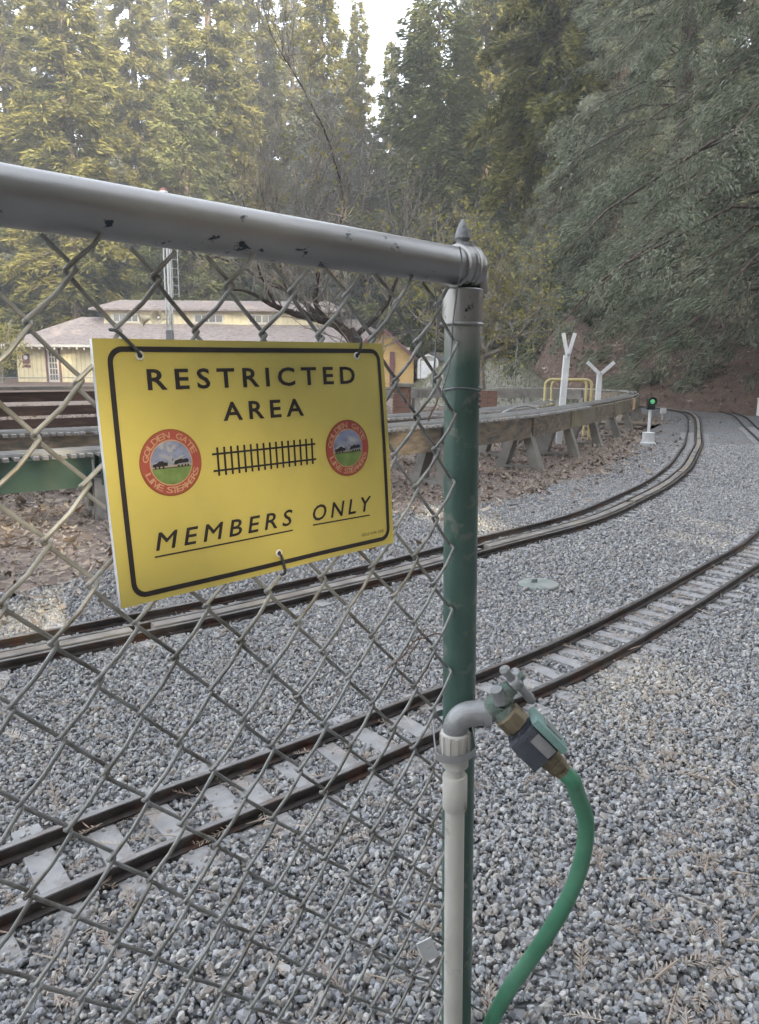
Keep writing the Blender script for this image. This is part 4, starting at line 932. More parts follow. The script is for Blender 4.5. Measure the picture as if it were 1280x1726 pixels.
# pale valve cover lying in the gravel between the tracks
M_cover = mat('pale_green_plastic', (0.23, 0.26, 0.24), 0.7, vary=0.15, scale=14, c2=(0.30, 0.30, 0.28), c2scale=9)
vp = P(908, 986); e = empty('valve_cover', (vp[0], vp[1], 0), 0.3, 'round pale green valve cover lying in the gravel between the two tracks', 'cover')
MB().lathe([(0.098, -0.02), (0.10, 0.006), (0.095, 0.011), (0.02, 0.014)], (0, 0, 0), (0, 0, 1), 26).build('lid', M_cover, e)
MB().box((-0.02, 0.01, 0.022), (0.03, 0.014, 0.02), bev=0.003).build('handle', M_cover, e)
# drooping cable over the raised track
hp = [A(840, 700, 8.6), A(862, 689, 8.9), A(885, 684, 9.3), A(910, 690, 9.6), A(925, 697, 9.8)]
o = MB().tube(smooth_path(np.array(hp), 0.05), 0.012, 6).build('grey_hose', M_galv, None, smooth=True); tag(o, 'short arched grey hose lying over the two raised tracks beside the yellow railing', 'hose')
# dark walkway board behind the trestle legs
bp_ = P(1035, 727); e = tag(MB().box((bp_[0], bp_[1] + 0.6, 0.10), (1.5, 0.5, 0.05), bev=0.006).build('walkway_board', M_beam, None), 'low dark walkway board between the trestle legs and the signal', 'board')

# ================================================================== CHAIN LINK FENCE
POST = np.array([0.10754, 0.99746, 0.0]); FROT = math.radians(43.85)
RAILZ = 1.2005; PR = 0.0238
M_zinc = mat('worn_galvanised_pipe', (0.31, 0.305, 0.30), 0.34, 0.7, vary=0.2, scale=7, bump=0.02, bscale=160, c2=(0.035, 0.045, 0.055), c2scale=46, c2lo=0.625, c2hi=0.655, stretch=(0.75, 1, 1))
M_wire = mat('galvanised_wire', (0.27, 0.272, 0.262), 0.48, 0.35, vary=0.3, scale=30, c2=(0.16, 0.15, 0.13), c2scale=18)
def post_paint():
    m = bpy.data.materials.new('green_post_paint'); m.use_nodes = True; n = m.node_tree.nodes; l = m.node_tree.links; b = n['Principled BSDF']
    tc = n.new('ShaderNodeTexCoord'); sp = n.new('ShaderNodeSeparateXYZ'); l.new(tc.outputs['Object'], sp.inputs[0])
    nz = n.new('ShaderNodeTexNoise'); nz.inputs['Scale'].default_value = 16; nz.inputs['Detail'].default_value = 6; nz.inputs['Roughness'].default_value = 0.65
    mp = n.new('ShaderNodeMapping'); mp.inputs['Scale'].default_value = (1, 1, 0.45); l.new(tc.outputs['Object'], mp.inputs[0]); l.new(mp.outputs[0], nz.inputs['Vector'])
    cr = n.new('ShaderNodeValToRGB'); e = cr.color_ramp.elements
    e[0].position = 0.32; e[0].color = (0.03, 0.072, 0.058, 1); e[1].position = 0.72; e[1].color = (0.075, 0.14, 0.112, 1); l.new(nz.outputs['Fac'], cr.inputs[0])
    # bare metal where the brush stopped near the top
    ad = n.new('ShaderNodeMath'); ad.operation = 'MULTIPLY_ADD'; ad.inputs[1].default_value = 0.10; l.new(nz.outputs['Fac'], ad.inputs[0]); l.new(sp.outputs['Z'], ad.inputs[2])
    mr = n.new('ShaderNodeMapRange'); mr.inputs['From Min'].default_value = 1.125; mr.inputs['From Max'].default_value = 1.185; l.new(ad.outputs[0], mr.inputs['Value'])
    mx = n.new('ShaderNodeMix'); mx.data_type = 'RGBA'; l.new(mr.outputs[0], mx.inputs['Factor']); l.new(cr.outputs[0], mx.inputs['A']); mx.inputs['B'].default_value = (0.30, 0.29, 0.27, 1)
    # scattered chips and dirt
    n2 = n.new('ShaderNodeTexNoise'); n2.inputs['Scale'].default_value = 42; n2.inputs['Detail'].default_value = 5; l.new(tc.outputs['Object'], n2.inputs['Vector'])
    r2 = n.new('ShaderNodeValToRGB'); r2.color_ramp.elements[0].position = 0.585; r2.color_ramp.elements[1].position = 0.66; r2.color_ramp.elements[1].color = (0.75, 0.75, 0.75, 1); l.new(n2.outputs['Fac'], r2.inputs[0])
    m2 = n.new('ShaderNodeMix'); m2.data_type = 'RGBA'; l.new(r2.outputs[0], m2.inputs['Factor']); l.new(mx.outputs['Result'], m2.inputs['A']); m2.inputs['B'].default_value = (0.16, 0.175, 0.15, 1)
    l.new(m2.outputs['Result'], b.inputs['Base Color']); b.inputs['Roughness'].default_value = 0.36; b.inputs['Specular IOR Level'].default_value = 0.7
    bp = n.new('ShaderNodeBump'); bp.inputs['Strength'].default_value = 0.25; bp.inputs['Distance'].default_value = 0.002; l.new(n2.outputs['Fac'], bp.inputs['Height']); l.new(bp.outputs[0], b.inputs['Normal'])
    return m
M_post = post_paint()
fence = empty('chain_link_fence', tuple(POST), FROT, 'chain link fence with galvanised top rail and green end post', 'fence')
U0 = -2.3
LEAN = 0.0205          # the post leans a little, its foot stands to the right
def lean_at(z): d = LEAN * (1.15 - z); return d * math.cos(FROT), -d * math.sin(FROT)
post = MB().tube([(*lean_at(z), z) for z in (-0.05, 0.4, 0.8, 1.02, 1.165)], PR, 32).build('post', M_post, fence, smooth=True)
tag(post, label='green painted steel post, bare metal near its top')
MB().tube([(0, 0, 1.128), (0, 0, 1.1285), (0, 0, 1.171), (0, 0, 1.1725)], [PR + 0.0005, PR + 0.003, PR + 0.003, PR + 0.0015], 32).build('sleeve', M_zinc, post, smooth=True)
MB().tube([((PR + 0.0035) * math.cos(a), (PR + 0.0035) * math.sin(a), 1.1275) for a in np.linspace(0, 2 * math.pi, 32, endpoint=False)], 0.0022, 8, closed=True).build('sleeve_lip', M_zinc, post, smooth=True)
rail_ = MB().tube([(U0, 0, RAILZ), (-1.2, 0, RAILZ), (-0.6, 0, RAILZ), (-0.3, 0, RAILZ), (-0.02, 0, RAILZ), (-0.012, 0, RAILZ)], PR, 36).build('top_rail', M_zinc, fence, smooth=True)
post2 = MB().tube([(U0, 0, -0.05), (U0, 0, 1.21)], PR, 24).build('post', M_post, fence, smooth=True)
# cast cap: ring band round the rail end, rounded hood turning down on to the post, acorn finial
cap = MB()
prof = [(PR + 0.0005, -0.046), (PR + 0.0035, -0.045), (PR + 0.004, -0.036), (PR + 0.001, -0.034), (PR + 0.001, -0.026), (PR + 0.005, -0.024), (PR + 0.005, -0.018), (PR + 0.001, -0.016)]
cap.lathe(prof, (0.028, 0, RAILZ), (1, 0, 0), 32)
hood = []
NA, NB_ = 14, 24
for i in range(NA + 1):
    th = math.pi / 2 * i / NA; rr = 0.0270 * math.cos(th) ** 0.8 if i < NA else 0.0005; xx = 0.008 + 0.024 * math.sin(th)
    hood.append((rr, xx))
cap.lathe([(0.0255, -0.004), (0.0272, -0.002)] + [(max(r_, 0.0006), x_) for r_, x_ in hood], (0, 0, RAILZ), (1, 0, 0), 32)
cap.box((0.022, 0, RAILZ - 0.017), (0.018, 0.036, 0.034), bev=0.005)
c_ = cap.build('end_cap', M_zinc, fence, smooth=True)
M_cast = mat('grey_cast_metal', (0.23, 0.235, 0.24), 0.6, 0.3, vary=0.2, scale=40, bump=0.3, bscale=200)
MB().lathe([(0.011, -0.003), (0.0095, 0.004), (0.0075, 0.006), (0.0085, 0.009), (0.0105, 0.011), (0.0098, 0.014), (0.0085, 0.020), (0.0055, 0.028), (0.0022, 0.033), (0.0005, 0.0345)], (-0.004, 0, RAILZ + PR + 0.0005), (0, 0, 1), 18).build('finial', M_cast, c_, smooth=True)
# woven wires: every wire is a flattened spiral hooked into its neighbours
WW, HH, UU0, ZZ0 = 0.0760, 0.0910, 0.01425, 0.0569
wr = 0.0021; ov = wr * 1.25
ZTOP = RAILZ + 0.0
wire_obj = None
k0 = int(math.floor((U0 - UU0) / (WW / 2))); k1 = -1
rw = np.random.default_rng(5)
for k in range(k0 + 1, k1 + 1):
    uL = UU0 + k * WW / 2; uR = uL + WW / 2
    if uL > -0.028: continue
    pts = []; j0 = int((0.03 - ZZ0) / (HH / 2)) ; j = j0
    dz0, du0 = rw.normal(0, 0.0012), rw.normal(0, 0.0010)
    while True:
        z = ZZ0 + j * HH / 2
        if z > RAILZ + 0.03: break
        right = ((k + 1 + j) % 2 == 0)               # knuckle at the right end when its lattice parity is even
        u = uR + ov if right else uL - ov; sg = 1 if right else -1
        zz = z + dz0 + rw.normal(0, 0.0008); uu = u + du0 + rw.normal(0, 0.0006)
        uu = min(uu, -0.0255); uu += lean_at(zz)[0] * min(1, max(0, 1 + uu / 0.3))
        # "/" flights run in front (towards the viewer, -y), "\" flights behind
        y_in, y_out = (-0.0042, 0.0042) if right else (0.0042, -0.0042)
        slope = (HH / 2) / (WW / 2)
        pts += [(uu - sg * 0.0045, y_in, zz - 0.0045 * slope), (uu - sg * 0.0009, y_in * 0.75, zz - 0.0018), (uu, 0, zz), (uu - sg * 0.0009, y_out * 0.75, zz + 0.0018), (uu - sg * 0.0045, y_out, zz + 0.0045 * slope)]
        j += 1
    # gentle bow between the knuckles
    q_ = []
    for a, b in zip(pts[:-1], pts[1:]):
        q_.append(a)
        if abs(b[2] - a[2]) > 0.02:
            m_ = [(a[i] + b[i]) / 2 for i in range(3)]; bow = 0.0016 * (1 if b[0] > a[0] else -1); q_.append((m_[0] + bow, m_[1], m_[2] - bow * 0.8))
    q_.append(pts[-1]); q_ = [(x, y - 0.012 if z < RAILZ - 0.045 else y - 0.012 + 0.012 * 1.0 * (z - RAILZ + 0.045) / 0.045, z) for x, y, z in q_ if z < RAILZ - 0.012]
    MB().tube(q_, wr, 8).build('wire', M_wire, fence, smooth=True)
# thin tie wires
M_thin = mat('thin_tie_wire', (0.20, 0.20, 0.21), 0.5, 0.6, vary=0.25, scale=40)
def floc(px, py, off):
    """point at a photo pixel, off metres in front of the fence line"""
    dr = np.array([math.cos(FROT), math.sin(FROT), 0]); n_ = np.array([dr[1], -dr[0], 0]); C0 = np.array([0, 0, EYE])
    p0 = POST + n_ * off; d = ray(px, py); t = ((p0 - C0) @ n_) / (d @ n_); c = C0 + d * t - POST
    return (c @ dr, -(c @ n_), c[2])
MB().tube(smooth_path([floc(775, 415, .030), floc(779, 440, .031), floc(776, 465, .031), floc(771, 490, .031), floc(764, 540, .031), floc(762, 580, .0275), floc(757, 620, .028), floc(748, 650, .028), floc(744, 668, .026)], 0.004), 0.0010, 6).build('tie_wire', M_thin, fence, smooth=True)
MB().tube(smooth_path([floc(733, 485, .012), floc(737, 520, .014), floc(736, 570, .014), floc(732, 620, .014), floc(730, 648, .014), floc(734, 665, .014)], 0.004), 0.0009, 6).build('tie_wire', M_thin, fence, smooth=True)
zt_ = 1.043
MB().tube([((PR + 0.0012) * math.cos(a), (PR + 0.0012) * math.sin(a), zt_ + 0.002 * math.sin(a * 2)) for a in np.linspace(0, 2 * math.pi, 28, endpoint=False)], 0.0011, 6, closed=True).build('tie_wire', M_thin, fence, smooth=True)
tw = []
for i in range(26):
    a = i * 1.0; tw.append((0.004 + 0.0016 * math.cos(a) + 0.004, -PR - 0.003 + 0.0016 * math.sin(a), zt_ + 0.006 - 0.0012 * i))
MB().tube(tw, 0.0009, 5).build('tie_twist', M_thin, fence, smooth=True)
# old vine tendril caught in the mesh
M_tendril = mat('dead_tendril', (0.22, 0.15, 0.12), 0.9, vary=0.3)
td = empty('tendril', tuple(POST), FROT, 'wisp of dead reddish tendril caught in the mesh left of the post', 'tendril')
MB().tube(smooth_path([floc(650, 1130, .018), floc(680, 1105, .02), floc(700, 1080, .02), floc(715, 1075, .02), floc(735, 1068, .02), floc(745, 1070, .02)], 0.004), 0.0011, 5).build('strand', M_tendril, td)
MB().tube(smooth_path([floc(676, 1150, .018), floc(690, 1105, .02), floc(706, 1082, .022), floc(716, 1060, .02)], 0.004), 0.0009, 5).build('strand', M_tendril, td)
MB().tube(smooth_path([floc(722, 710, .02), floc(728, 695, .022), floc(735, 682, .02), floc(738, 670, .018)], 0.003), 0.0012, 5).build('strand', M_tendril, td)
MB().tube(smooth_path([floc(688, 655, .02), floc(690, 672, .022), floc(686, 690, .02)], 0.003), 0.0012, 5).build('strand', M_tendril, td)
# bent sheet metal clip on the mesh low beside the post
M_clip = mat('white_clip', (0.72, 0.73, 0.75), 0.5, vary=0.1, scale=30, c2=(0.3, 0.3, 0.3), c2scale=30, c2lo=0.6, c2hi=0.7)
ck = empty('metal_clip', tuple(POST), FROT, 'small bent pale metal clip on the mesh low at the left of the post', 'clip')
pc_ = [floc(703, 1592, .02), floc(728, 1580, .028), floc(741, 1612, .03), floc(742, 1640, .02), floc(716, 1622, .02)]
b = MB(); a0, a1, a2, a3, a4 = [np.array(p) for p in pc_]
th = np.array([0, 0.002, 0])
b.add([a0, a1, a2, a4, a0 + th, a1 + th, a2 + th, a4 + th], [(0, 1, 2, 3), (7, 6, 5, 4), (0, 4, 5, 1), (1, 5, 6, 2), (2, 6, 7, 3), (3, 7, 4, 0)]); b.build('plate', M_clip, ck)
MB().tube([a4 + (a2 - a4) * t + np.array([0, 0.004 * math.sin(t * 3.1), -0.012 * math.sin(t * 3.1)]) for t in np.linspace(0, 1, 7)], 0.004, 6).build('fold', M_zinc, ck)

# ================================================================== SIGN
SW, SH, STH = 0.342, 0.236, 0.005
M_syel = mat('yellow_sign_face', (0.45, 0.39, 0.11), 0.45, vary=0.05, scale=5, bump=0.04, bscale=300, c2=(0.40, 0.35, 0.11), c2scale=14, c2lo=0.5, c2hi=0.8)
M_sedge = mat('white_sign_core', (0.68, 0.69, 0.72), 0.6, vary=0.06)
M_ink = mat('black_ink', (0.018, 0.016, 0.020), 0.5, vary=0.2, scale=60)
M_red = mat('red_emblem', (0.29, 0.065, 0.055), 0.5, vary=0.12, scale=60); M_rim = mat('brown_emblem_rim', (0.22, 0.075, 0.03), 0.5)
M_tan = mat('tan_emblem_letters', (0.42, 0.25, 0.16), 0.5, vary=0.1, scale=80)
M_sblue = mat('emblem_sky', (0.17, 0.20, 0.32), 0.5, vary=0.25, scale=120, c2=(0.34, 0.35, 0.38), c2scale=90, c2lo=0.5, c2hi=0.65); M_sgrn = mat('emblem_grass', (0.13, 0.20, 0.07), 0.5, vary=0.2, scale=90)
M_sgrey = mat('emblem_track_bed', (0.26, 0.24, 0.22), 0.5, vary=0.2, scale=90); M_cloud = mat('emblem_cloud', (0.25, 0.27, 0.33), 0.5)
dr = np.array([math.cos(FROT), math.sin(FROT), 0]); nf = np.array([dr[1], -dr[0], 0])
tl = POST + dr * -0.5075 + nf * 0.0205; tl[2] = 1.0925
roll_s = math.radians(0.9); lean_s = math.asin(0.018 / SH)
sx_ = dr * math.cos(roll_s) + np.array([0, 0, 1.0]) * math.sin(roll_s)
sdn = np.cross(sx_, nf); sdn = sdn if sdn[2] < 0 else -sdn
sdn = sdn * math.cos(lean_s) + nf * math.sin(lean_s); sn = np.cross(sdn, sx_); sn = sn if sn @ nf > 0 else -sn
sign = empty('warning_sign', (0, 0, 0), 0, 'yellow restricted area members only sign tied to the fence', 'sign')
Ms = Matrix.Identity(4)
for i in range(3): Ms[i][0], Ms[i][1], Ms[i][2], Ms[i][3] = sx_[i], -sdn[i], sn[i], tl[i]
sign.matrix_world = Ms        # local x right, y up, z out of the face, origin at top left; millimetres below are turned to metres
def sp_(x, y, z=0.0): return (x / 1000.0, -y / 1000.0, z)
rim = []
def rrect(x0, y0, x1, y1, r, n=8):
    out = []
    for (cx_, cy_, a0) in ((x1 - r, y0 + r, -90), (x1 - r, y1 - r, 0), (x0 + r, y1 - r, 90), (x0 + r, y0 + r, 180)):
        for i in range(n + 1): a = math.radians(a0 + 90 * i / n); out.append((cx_ + r * math.cos(a), cy_ + r * math.sin(a)))
    return out
# slightly wavy board: a grid so that the face is not a perfect plane
NX, NY = 24, 16
def wave(x, y): return 0.0011 * math.sin(x * 13 + 1) * math.sin(y * 17) + 0.0007 * math.sin(x * 31 + y * 12)
V = []; 
for zf in (0, -STH):
    for j in range(NY + 1):
        for i in range(NX + 1):
            x, y = SW * i / NX, -SH * j / NY; V.append((x, y, zf + wave(x, y)))
NN = (NX + 1) * (NY + 1); idf = lambda i, j: j * (NX + 1) + i
Ff = [(idf(i, j), idf(i, j + 1), idf(i + 1, j + 1), idf(i + 1, j)) for j in range(NY) for i in range(NX)]
link('face', mesh_np('face', V[:NN], Ff), M_syel, sign, smooth=True)
Bk = [tuple(reversed([a + NN for a in f])) for f in Ff]; Sd = []
for i in range(NX):
    Sd += [(idf(i, 0), idf(i + 1, 0), idf(i + 1, 0) + NN, idf(i, 0) + NN), (idf(i + 1, NY), idf(i, NY), idf(i, NY) + NN, idf(i + 1, NY) + NN)]
for j in range(NY):
    Sd += [(idf(0, j + 1), idf(0, j), idf(0, j) + NN, idf(0, j + 1) + NN), (idf(NX, j), idf(NX, j + 1), idf(NX, j + 1) + NN, idf(NX, j) + NN)]
core = mesh_np('core', V, Bk + Sd); link('core', core, M_sedge, sign)
INKZ = 0.0004
def flat(name, polys, m, parent=sign, z=INKZ):
    """flat print laid on the face, follows its waves"""
    b = MB()
    for pts, faces in polys: b.add([(x / 1000, -y / 1000, z + wave(x / 1000, -y / 1000)) for x, y in pts], faces)
    me = bpy.data.meshes.new(name); me.from_pydata(b.v, [], b.f); me.update()
    o = link(name, me, m, parent); bm = bmesh.new(); bm.from_mesh(me)
    for f in bm.faces:
        if f.normal.z < 0: f.normal_flip()
    bm.to_mesh(me); bm.free(); return o
def densify(loop, step=6.0):
    out = []
    for a, b in zip(loop, loop[1:] + loop[:1]):
        d = math.hypot(b[0] - a[0], b[1] - a[1]); n = max(1, int(d / step))
        for i in range(n): out.append((a[0] + (b[0] - a[0]) * i / n, a[1] + (b[1] - a[1]) * i / n))
    return out
o1 = rrect(11.5, 6.5, 336, 230.5, 14); i1 = rrect(16.3, 11.3, 331.2, 225.7, 9.5)
O, I = [], []
for k in range(len(o1)):
    a, b = o1[k], o1[(k + 1) % len(o1)]; c, d = i1[k], i1[(k + 1) % len(i1)]; n = max(1, int(math.hypot(b[0] - a[0], b[1] - a[1]) / 6))
    for t in range(n): O.append((a[0] + (b[0] - a[0]) * t / n, a[1] + (b[1] - a[1]) * t / n)); I.append((c[0] + (d[0] - c[0]) * t / n, c[1] + (d[1] - c[1]) * t / n))
n = len(O); flat('border', [(O + I, [(k, (k + 1) % n, n + (k + 1) % n, n + k) for k in range(n)])], M_ink)
def text_polys(body, x0, x1, ytop, ybot, shear=0.0, spacing=1.0, bold=0.0):
    cu = bpy.data.curves.new('txt', 'FONT'); cu.body = body; cu.shear = shear; cu.space_character = spacing; cu.offset = bold; cu.resolution_u = 3; cu.size = 1.0
    to = bpy.data.objects.new('txt', cu); COL.objects.link(to); bpy.context.view_layer.update()
    dg = bpy.context.evaluated_depsgraph_get(); me = bpy.data.meshes.new_from_object(to.evaluated_get(dg))
    v = np.array([p.co[:] for p in me.vertices]); fs = [tuple(p.vertices) for p in me.polygons]
    COL.objects.unlink(to); bpy.data.objects.remove(to); bpy.data.meshes.remove(me)
    lo, hi = v.min(0), v.max(0); v = (v - lo) / (hi - lo + 1e-9)
    return [(x0 + p[0] * (x1 - x0), ybot + (ytop - ybot) * p[1]) for p in v], fs
flat('lettering', [text_polys('RESTRICTED', 46, 294, 26, 45.2, spacing=1.45, bold=0.020)], M_ink)
flat('lettering', [text_polys('AREA', 121, 219, 58.6, 76.8, spacing=1.45, bold=0.020)], M_ink)
def heavy(pf, d=0.32):
    p, f = pf; return [([(x + dx, y + dy) for x, y in p], f) for dx, dy in ((-d, 0), (d, 0), (0, -d), (0, d))]
for zi, pf in enumerate(heavy(text_polys('MEMBERS', 38.7, 195, 174.2, 190.5, shear=0.22, spacing=1.42))): flat('lettering', [pf], M_ink, z=INKZ + zi * 0.00003)
for zi, pf in enumerate(heavy(text_polys('ONLY', 222.7, 308, 174.4, 191.3, shear=0.22, spacing=1.42))): flat('lettering', [pf], M_ink, z=INKZ + zi * 0.00003)
flat('lettering', [text_polys('GGLS 4-84 GKB', 291.7, 325.5, 216.6, 220.0, spacing=1.1)], M_ink)
def bar(x0, y0, x1, y1, w):
    dx, dy = x1 - x0, y1 - y0; L_ = math.hypot(dx, dy); nx, ny = -dy / L_ * w / 2, dx / L_ * w / 2; n = max(1, int(L_ / 6)); a = []; c = []
    for i in range(n + 1): t = i / n; a.append((x0 + dx * t + nx, y0 + dy * t + ny)); c.append((x0 + dx * t - nx, y0 + dy * t - ny))
    return a + c, [(i, i + 1, n + 1 + i + 1, n + 1 + i) for i in range(n)]
flat('underline', [bar(36.4, 196.0, 194, 196.4, 1.5)], M_ink); flat('underline', [bar(221.6, 195.4, 305, 196.6, 1.5)], M_ink)
flat('track_drawing', [bar(104.8, 107.8, 231.4, 107.8, 2.0), bar(104.8, 124.0, 231.4, 124.2, 2.0)], M_ink)
flat('track_drawing', [bar(111 + i * 7.72, 101.5, 110.6 + i * 7.72, 129, 2.3) for i in range(16)], M_ink, z=INKZ + 0.0002)
def disc(cx_, cy_, r, n=36, a0=0, a1=360):
    return [(cx_ + r * math.cos(math.radians(a0 + (a1 - a0) * i / n)), cy_ + r * math.sin(math.radians(a0 + (a1 - a0) * i / n))) for i in range(n)], None
def fan(cx_, cy_, r, n=40):
    p, _ = disc(cx_, cy_, r, n); return p + [(cx_, cy_)], [(i, (i + 1) % n, n) for i in range(n)]
def emblem(cx_, cy_, R_):
    e = flat('emblem', [fan(cx_, cy_, R_)], M_rim)
    flat('ring', [fan(cx_, cy_, R_ * 0.955)], M_red, e, INKZ + 0.00015)
    ri = R_ * 0.655
    flat('ring_line', [fan(cx_, cy_, ri * 1.05)], M_tan, e, INKZ + 0.0003)
    def seg(y0, y1, m, nm, z):
        n = 14; a = []; c = []
        for i in range(n + 1):
            y = y0 + (y1 - y0) * i / n; w = math.sqrt(max(0, ri * ri - y * y)); a.append((cx_ - w, cy_ + y)); c.append((cx_ + w, cy_ + y))
        flat(nm, [(a + c, [(i, i + 1, n + 2 + i, n + 1 + i) for i in range(n)])], m, e, z)
    seg(-ri, ri * 0.10, M_sblue, 'emblem_sky', INKZ + 0.00045); seg(ri * 0.10, ri * 0.24, M_sgrey, 'emblem_bed', INKZ + 0.00045); seg(ri * 0.24, ri, M_sgrn, 'emblem_grass', INKZ + 0.00045)
    zz = INKZ + 0.0006; s = ri
    def pl(pts): return [(cx_ + x * s, cy_ + y * s) for x, y in pts], [tuple(range(len(pts)))]
    flat('emblem_smoke', [pl([(0.0, 0.05), (-0.12, -0.1), (-0.5, -0.28), (-0.6, -0.42), (-0.3, -0.4), (-0.02, -0.28), (0.1, -0.12), (0.5, -0.3), (0.72, -0.3), (0.4, -0.1), (0.15, 0.05)])], M_cloud, e, zz)
    flat('emblem_engine', [pl([(-0.92, 0.14), (-0.92, 0.02), (-0.72, -0.02), (-0.6, -0.1), (-0.42, -0.12), (-0.38, -0.04), (-0.2, -0.03), (-0.2, 0.12)]), pl([(0.1, 0.06), (0.18, -0.08), (0.5, -0.16), (0.52, -0.1), (0.78, -0.14), (0.86, -0.06), (0.84, 0.04), (0.4, 0.06)]), pl([(0.1, 0.10), (0.14, 0.06), (0.3, 0.06), (0.3, 0.10)]), pl([(-0.92, 0.235), (-0.92, 0.205), (0.95, 0.205), (0.95, 0.235)]), pl([(0.02, -0.14), (0.06, -0.16), (0.09, -0.1), (0.04, -0.08)])], M_ink, e, zz + 0.00015)
    wheels = [fan(cx_ + s * x, cy_ + s * 0.17, s * 0.05, 10) for x in (-0.8, -0.62, -0.42, 0.32, 0.5, 0.66, 0.8)]
    flat('emblem_wheels', wheels, M_ink, e, zz + 0.0003)
    rm = R_ * 0.725
    def arc_text(txt, a_start, a_end, top):
        polys = []; n = len(txt)
        for i, ch in enumerate(txt):
            if ch == ' ': continue
            a = math.radians(a_start + (a_end - a_start) * i / (n - 1)); v, fs = text_polys(ch, -0.5, 0.5, -1, 0, bold=0.012)
            wd = R_ * (0.085 if ch == 'I' else 0.185); ht = R_ * 0.185; out = []
            for (x, y) in v:
                if top: rr = rm - y * ht; aa = a + x * wd / rm; out.append((cx_ + rr * math.sin(aa), cy_ - rr * math.cos(aa)))
                else: rr = rm + ht + y * ht; aa = a - x * wd / rm; out.append((cx_ + rr * math.sin(aa), cy_ - rr * math.cos(aa)))
            polys.append((out, fs))
        flat('emblem_lettering', polys, M_tan, e, zz)
    arc_text('GOLDEN GATE', -78, 66, True); arc_text('LIVE STEAMERS', 245, 112, False)
emblem(62, 111.5, 31.0); emblem(276.5, 116.0, 31.5)
M_hole = mat('dark_hole', (0.03, 0.03, 0.03), 0.8); M_cord = mat('dark_cord', (0.045, 0.05, 0.05), 0.7, vary=0.3, scale=80)
M_grom = mat('pale_grommet', (0.60, 0.60, 0.58), 0.4, 0.2)
for (hx_, hy_, ex, ey) in ((41, 14.5, 22, -6), (298.6, 14.4, 306, -5), (173.2, 217.5, 178, 240)):
    g_ = MB(); g_.tube([(hx_ / 1000 + 0.0032 * math.cos(a), -hy_ / 1000 + 0.0032 * math.sin(a), 0.0008 + wave(hx_ / 1000, -hy_ / 1000)) for a in np.linspace(0, 6.283, 16, endpoint=False)], 0.0011, 6, closed=True); g_.build('grommet', M_grom, sign)
    MB().lathe([(0.0026, 0), (0.0026, 0.0008)], sp_(hx_, hy_, 0.0004 + wave(hx_ / 1000, -hy_ / 1000)), (0, 0, 1), 12).build('hole', M_hole, sign)
    pts = smooth_path(np.array([sp_(hx_, hy_, -0.002), sp_(hx_ + (ex - hx_) * 0.12, hy_ + (ey - hy_) * 0.12, 0.004), sp_(hx_ + (ex - hx_) * 0.6, hy_ + (ey - hy_) * 0.6, 0.0045), sp_(ex, ey, 0.002), sp_(ex + (ex - hx_) * 0.12, ey + (ey - hy_) * 0.12, -0.008)]), 0.003)
    MB().tube(pts, 0.0015, 7).build('tie_cord', M_cord, sign, smooth=True)

# ================================================================== STANDPIPE, TAP, TIMER AND HOSE
M_pvc = mat('weathered_pvc', (0.56, 0.54, 0.50), 0.5, vary=0.10, scale=12, bump=0.06, bscale=80, c2=(0.22, 0.17, 0.12), c2scale=19, c2lo=0.6, c2hi=0.7)
M_galv2 = mat('galvanised_fitting', (0.34, 0.345, 0.35), 0.5, 0.5, vary=0.2, scale=30, bump=0.2, bscale=120)
M_tap = mat('verdigris_brass', (0.21, 0.24, 0.215), 0.6, 0.35, vary=0.25, scale=40, bump=0.3, bscale=150, c2=(0.13, 0.20, 0.17), c2scale=25)
M_brass = mat('dull_brass', (0.20, 0.165, 0.11), 0.55, 0.5, vary=0.25, scale=30, bump=0.15, bscale=100)
M_timer = mat('dark_blue_plastic', (0.07, 0.075, 0.092), 0.5, vary=0.2, scale=40, bump=0.25, bscale=300); M_teal = mat('faded_teal_plastic', (0.19, 0.30, 0.275), 0.55, vary=0.15, scale=25)
M_label = mat('grey_label', (0.24, 0.235, 0.235), 0.6, vary=0.2, scale=60); M_hose = mat('green_hose', (0.075, 0.235, 0.145), 0.42, vary=0.14, scale=20, bump=0.1, bscale=220, c2=(0.13, 0.30, 0.20), c2scale=12, c2lo=0.45, c2hi=0.75)
M_strap = mat('steel_strap', (0.40, 0.40, 0.40), 0.4, 0.7, vary=0.15, scale=30)
YP = 0.955; pxl = A(761, 1450, YP); px_, py_ = pxl[0], YP
st = empty('standpipe_tap', (px_ + 0.0118, py_, 0), 0, 'white plastic standpipe with elbow and weathered tap strapped to the post', 'tap')
st.rotation_euler = (0, -0.0205, 0)
def L3(px, py, Y=YP): p = A(px, py, Y); return np.array([p[0] - px_, p[1] - py_, p[2]])
def zpy(py): return A(761, py, YP)[2]
MB().tube([(0, 0, -0.03), (0, 0, 0.2), (0, 0, zpy(1360))], 0.0143, 24).build('riser_pipe', M_pvc, st, smooth=True)
z0, z1 = zpy(1362), zpy(1305)
MB().lathe([(0.0165, z0), (0.0178, z0 + 0.002), (0.0178, z1 - 0.002), (0.0165, z1)], (0, 0, 0), (0, 0, 1), 26).build('coupling', M_pvc, st, smooth=True)
MB().lathe([(0.0132, z1 - 0.001), (0.0132, zpy(1290))], (0, 0, 0), (0, 0, 1), 22).build('nipple', M_pvc, st, smooth=True)
z2, z3 = zpy(1292), zpy(1232)
ad = MB().lathe([(0.0165, z2), (0.019, z2 + 0.003), (0.019, z2 + 0.014), (0.0205, z2 + 0.016), (0.0205, z3 - 0.002), (0.018, z3)], (0, 0, 0), (0, 0, 1), 26)
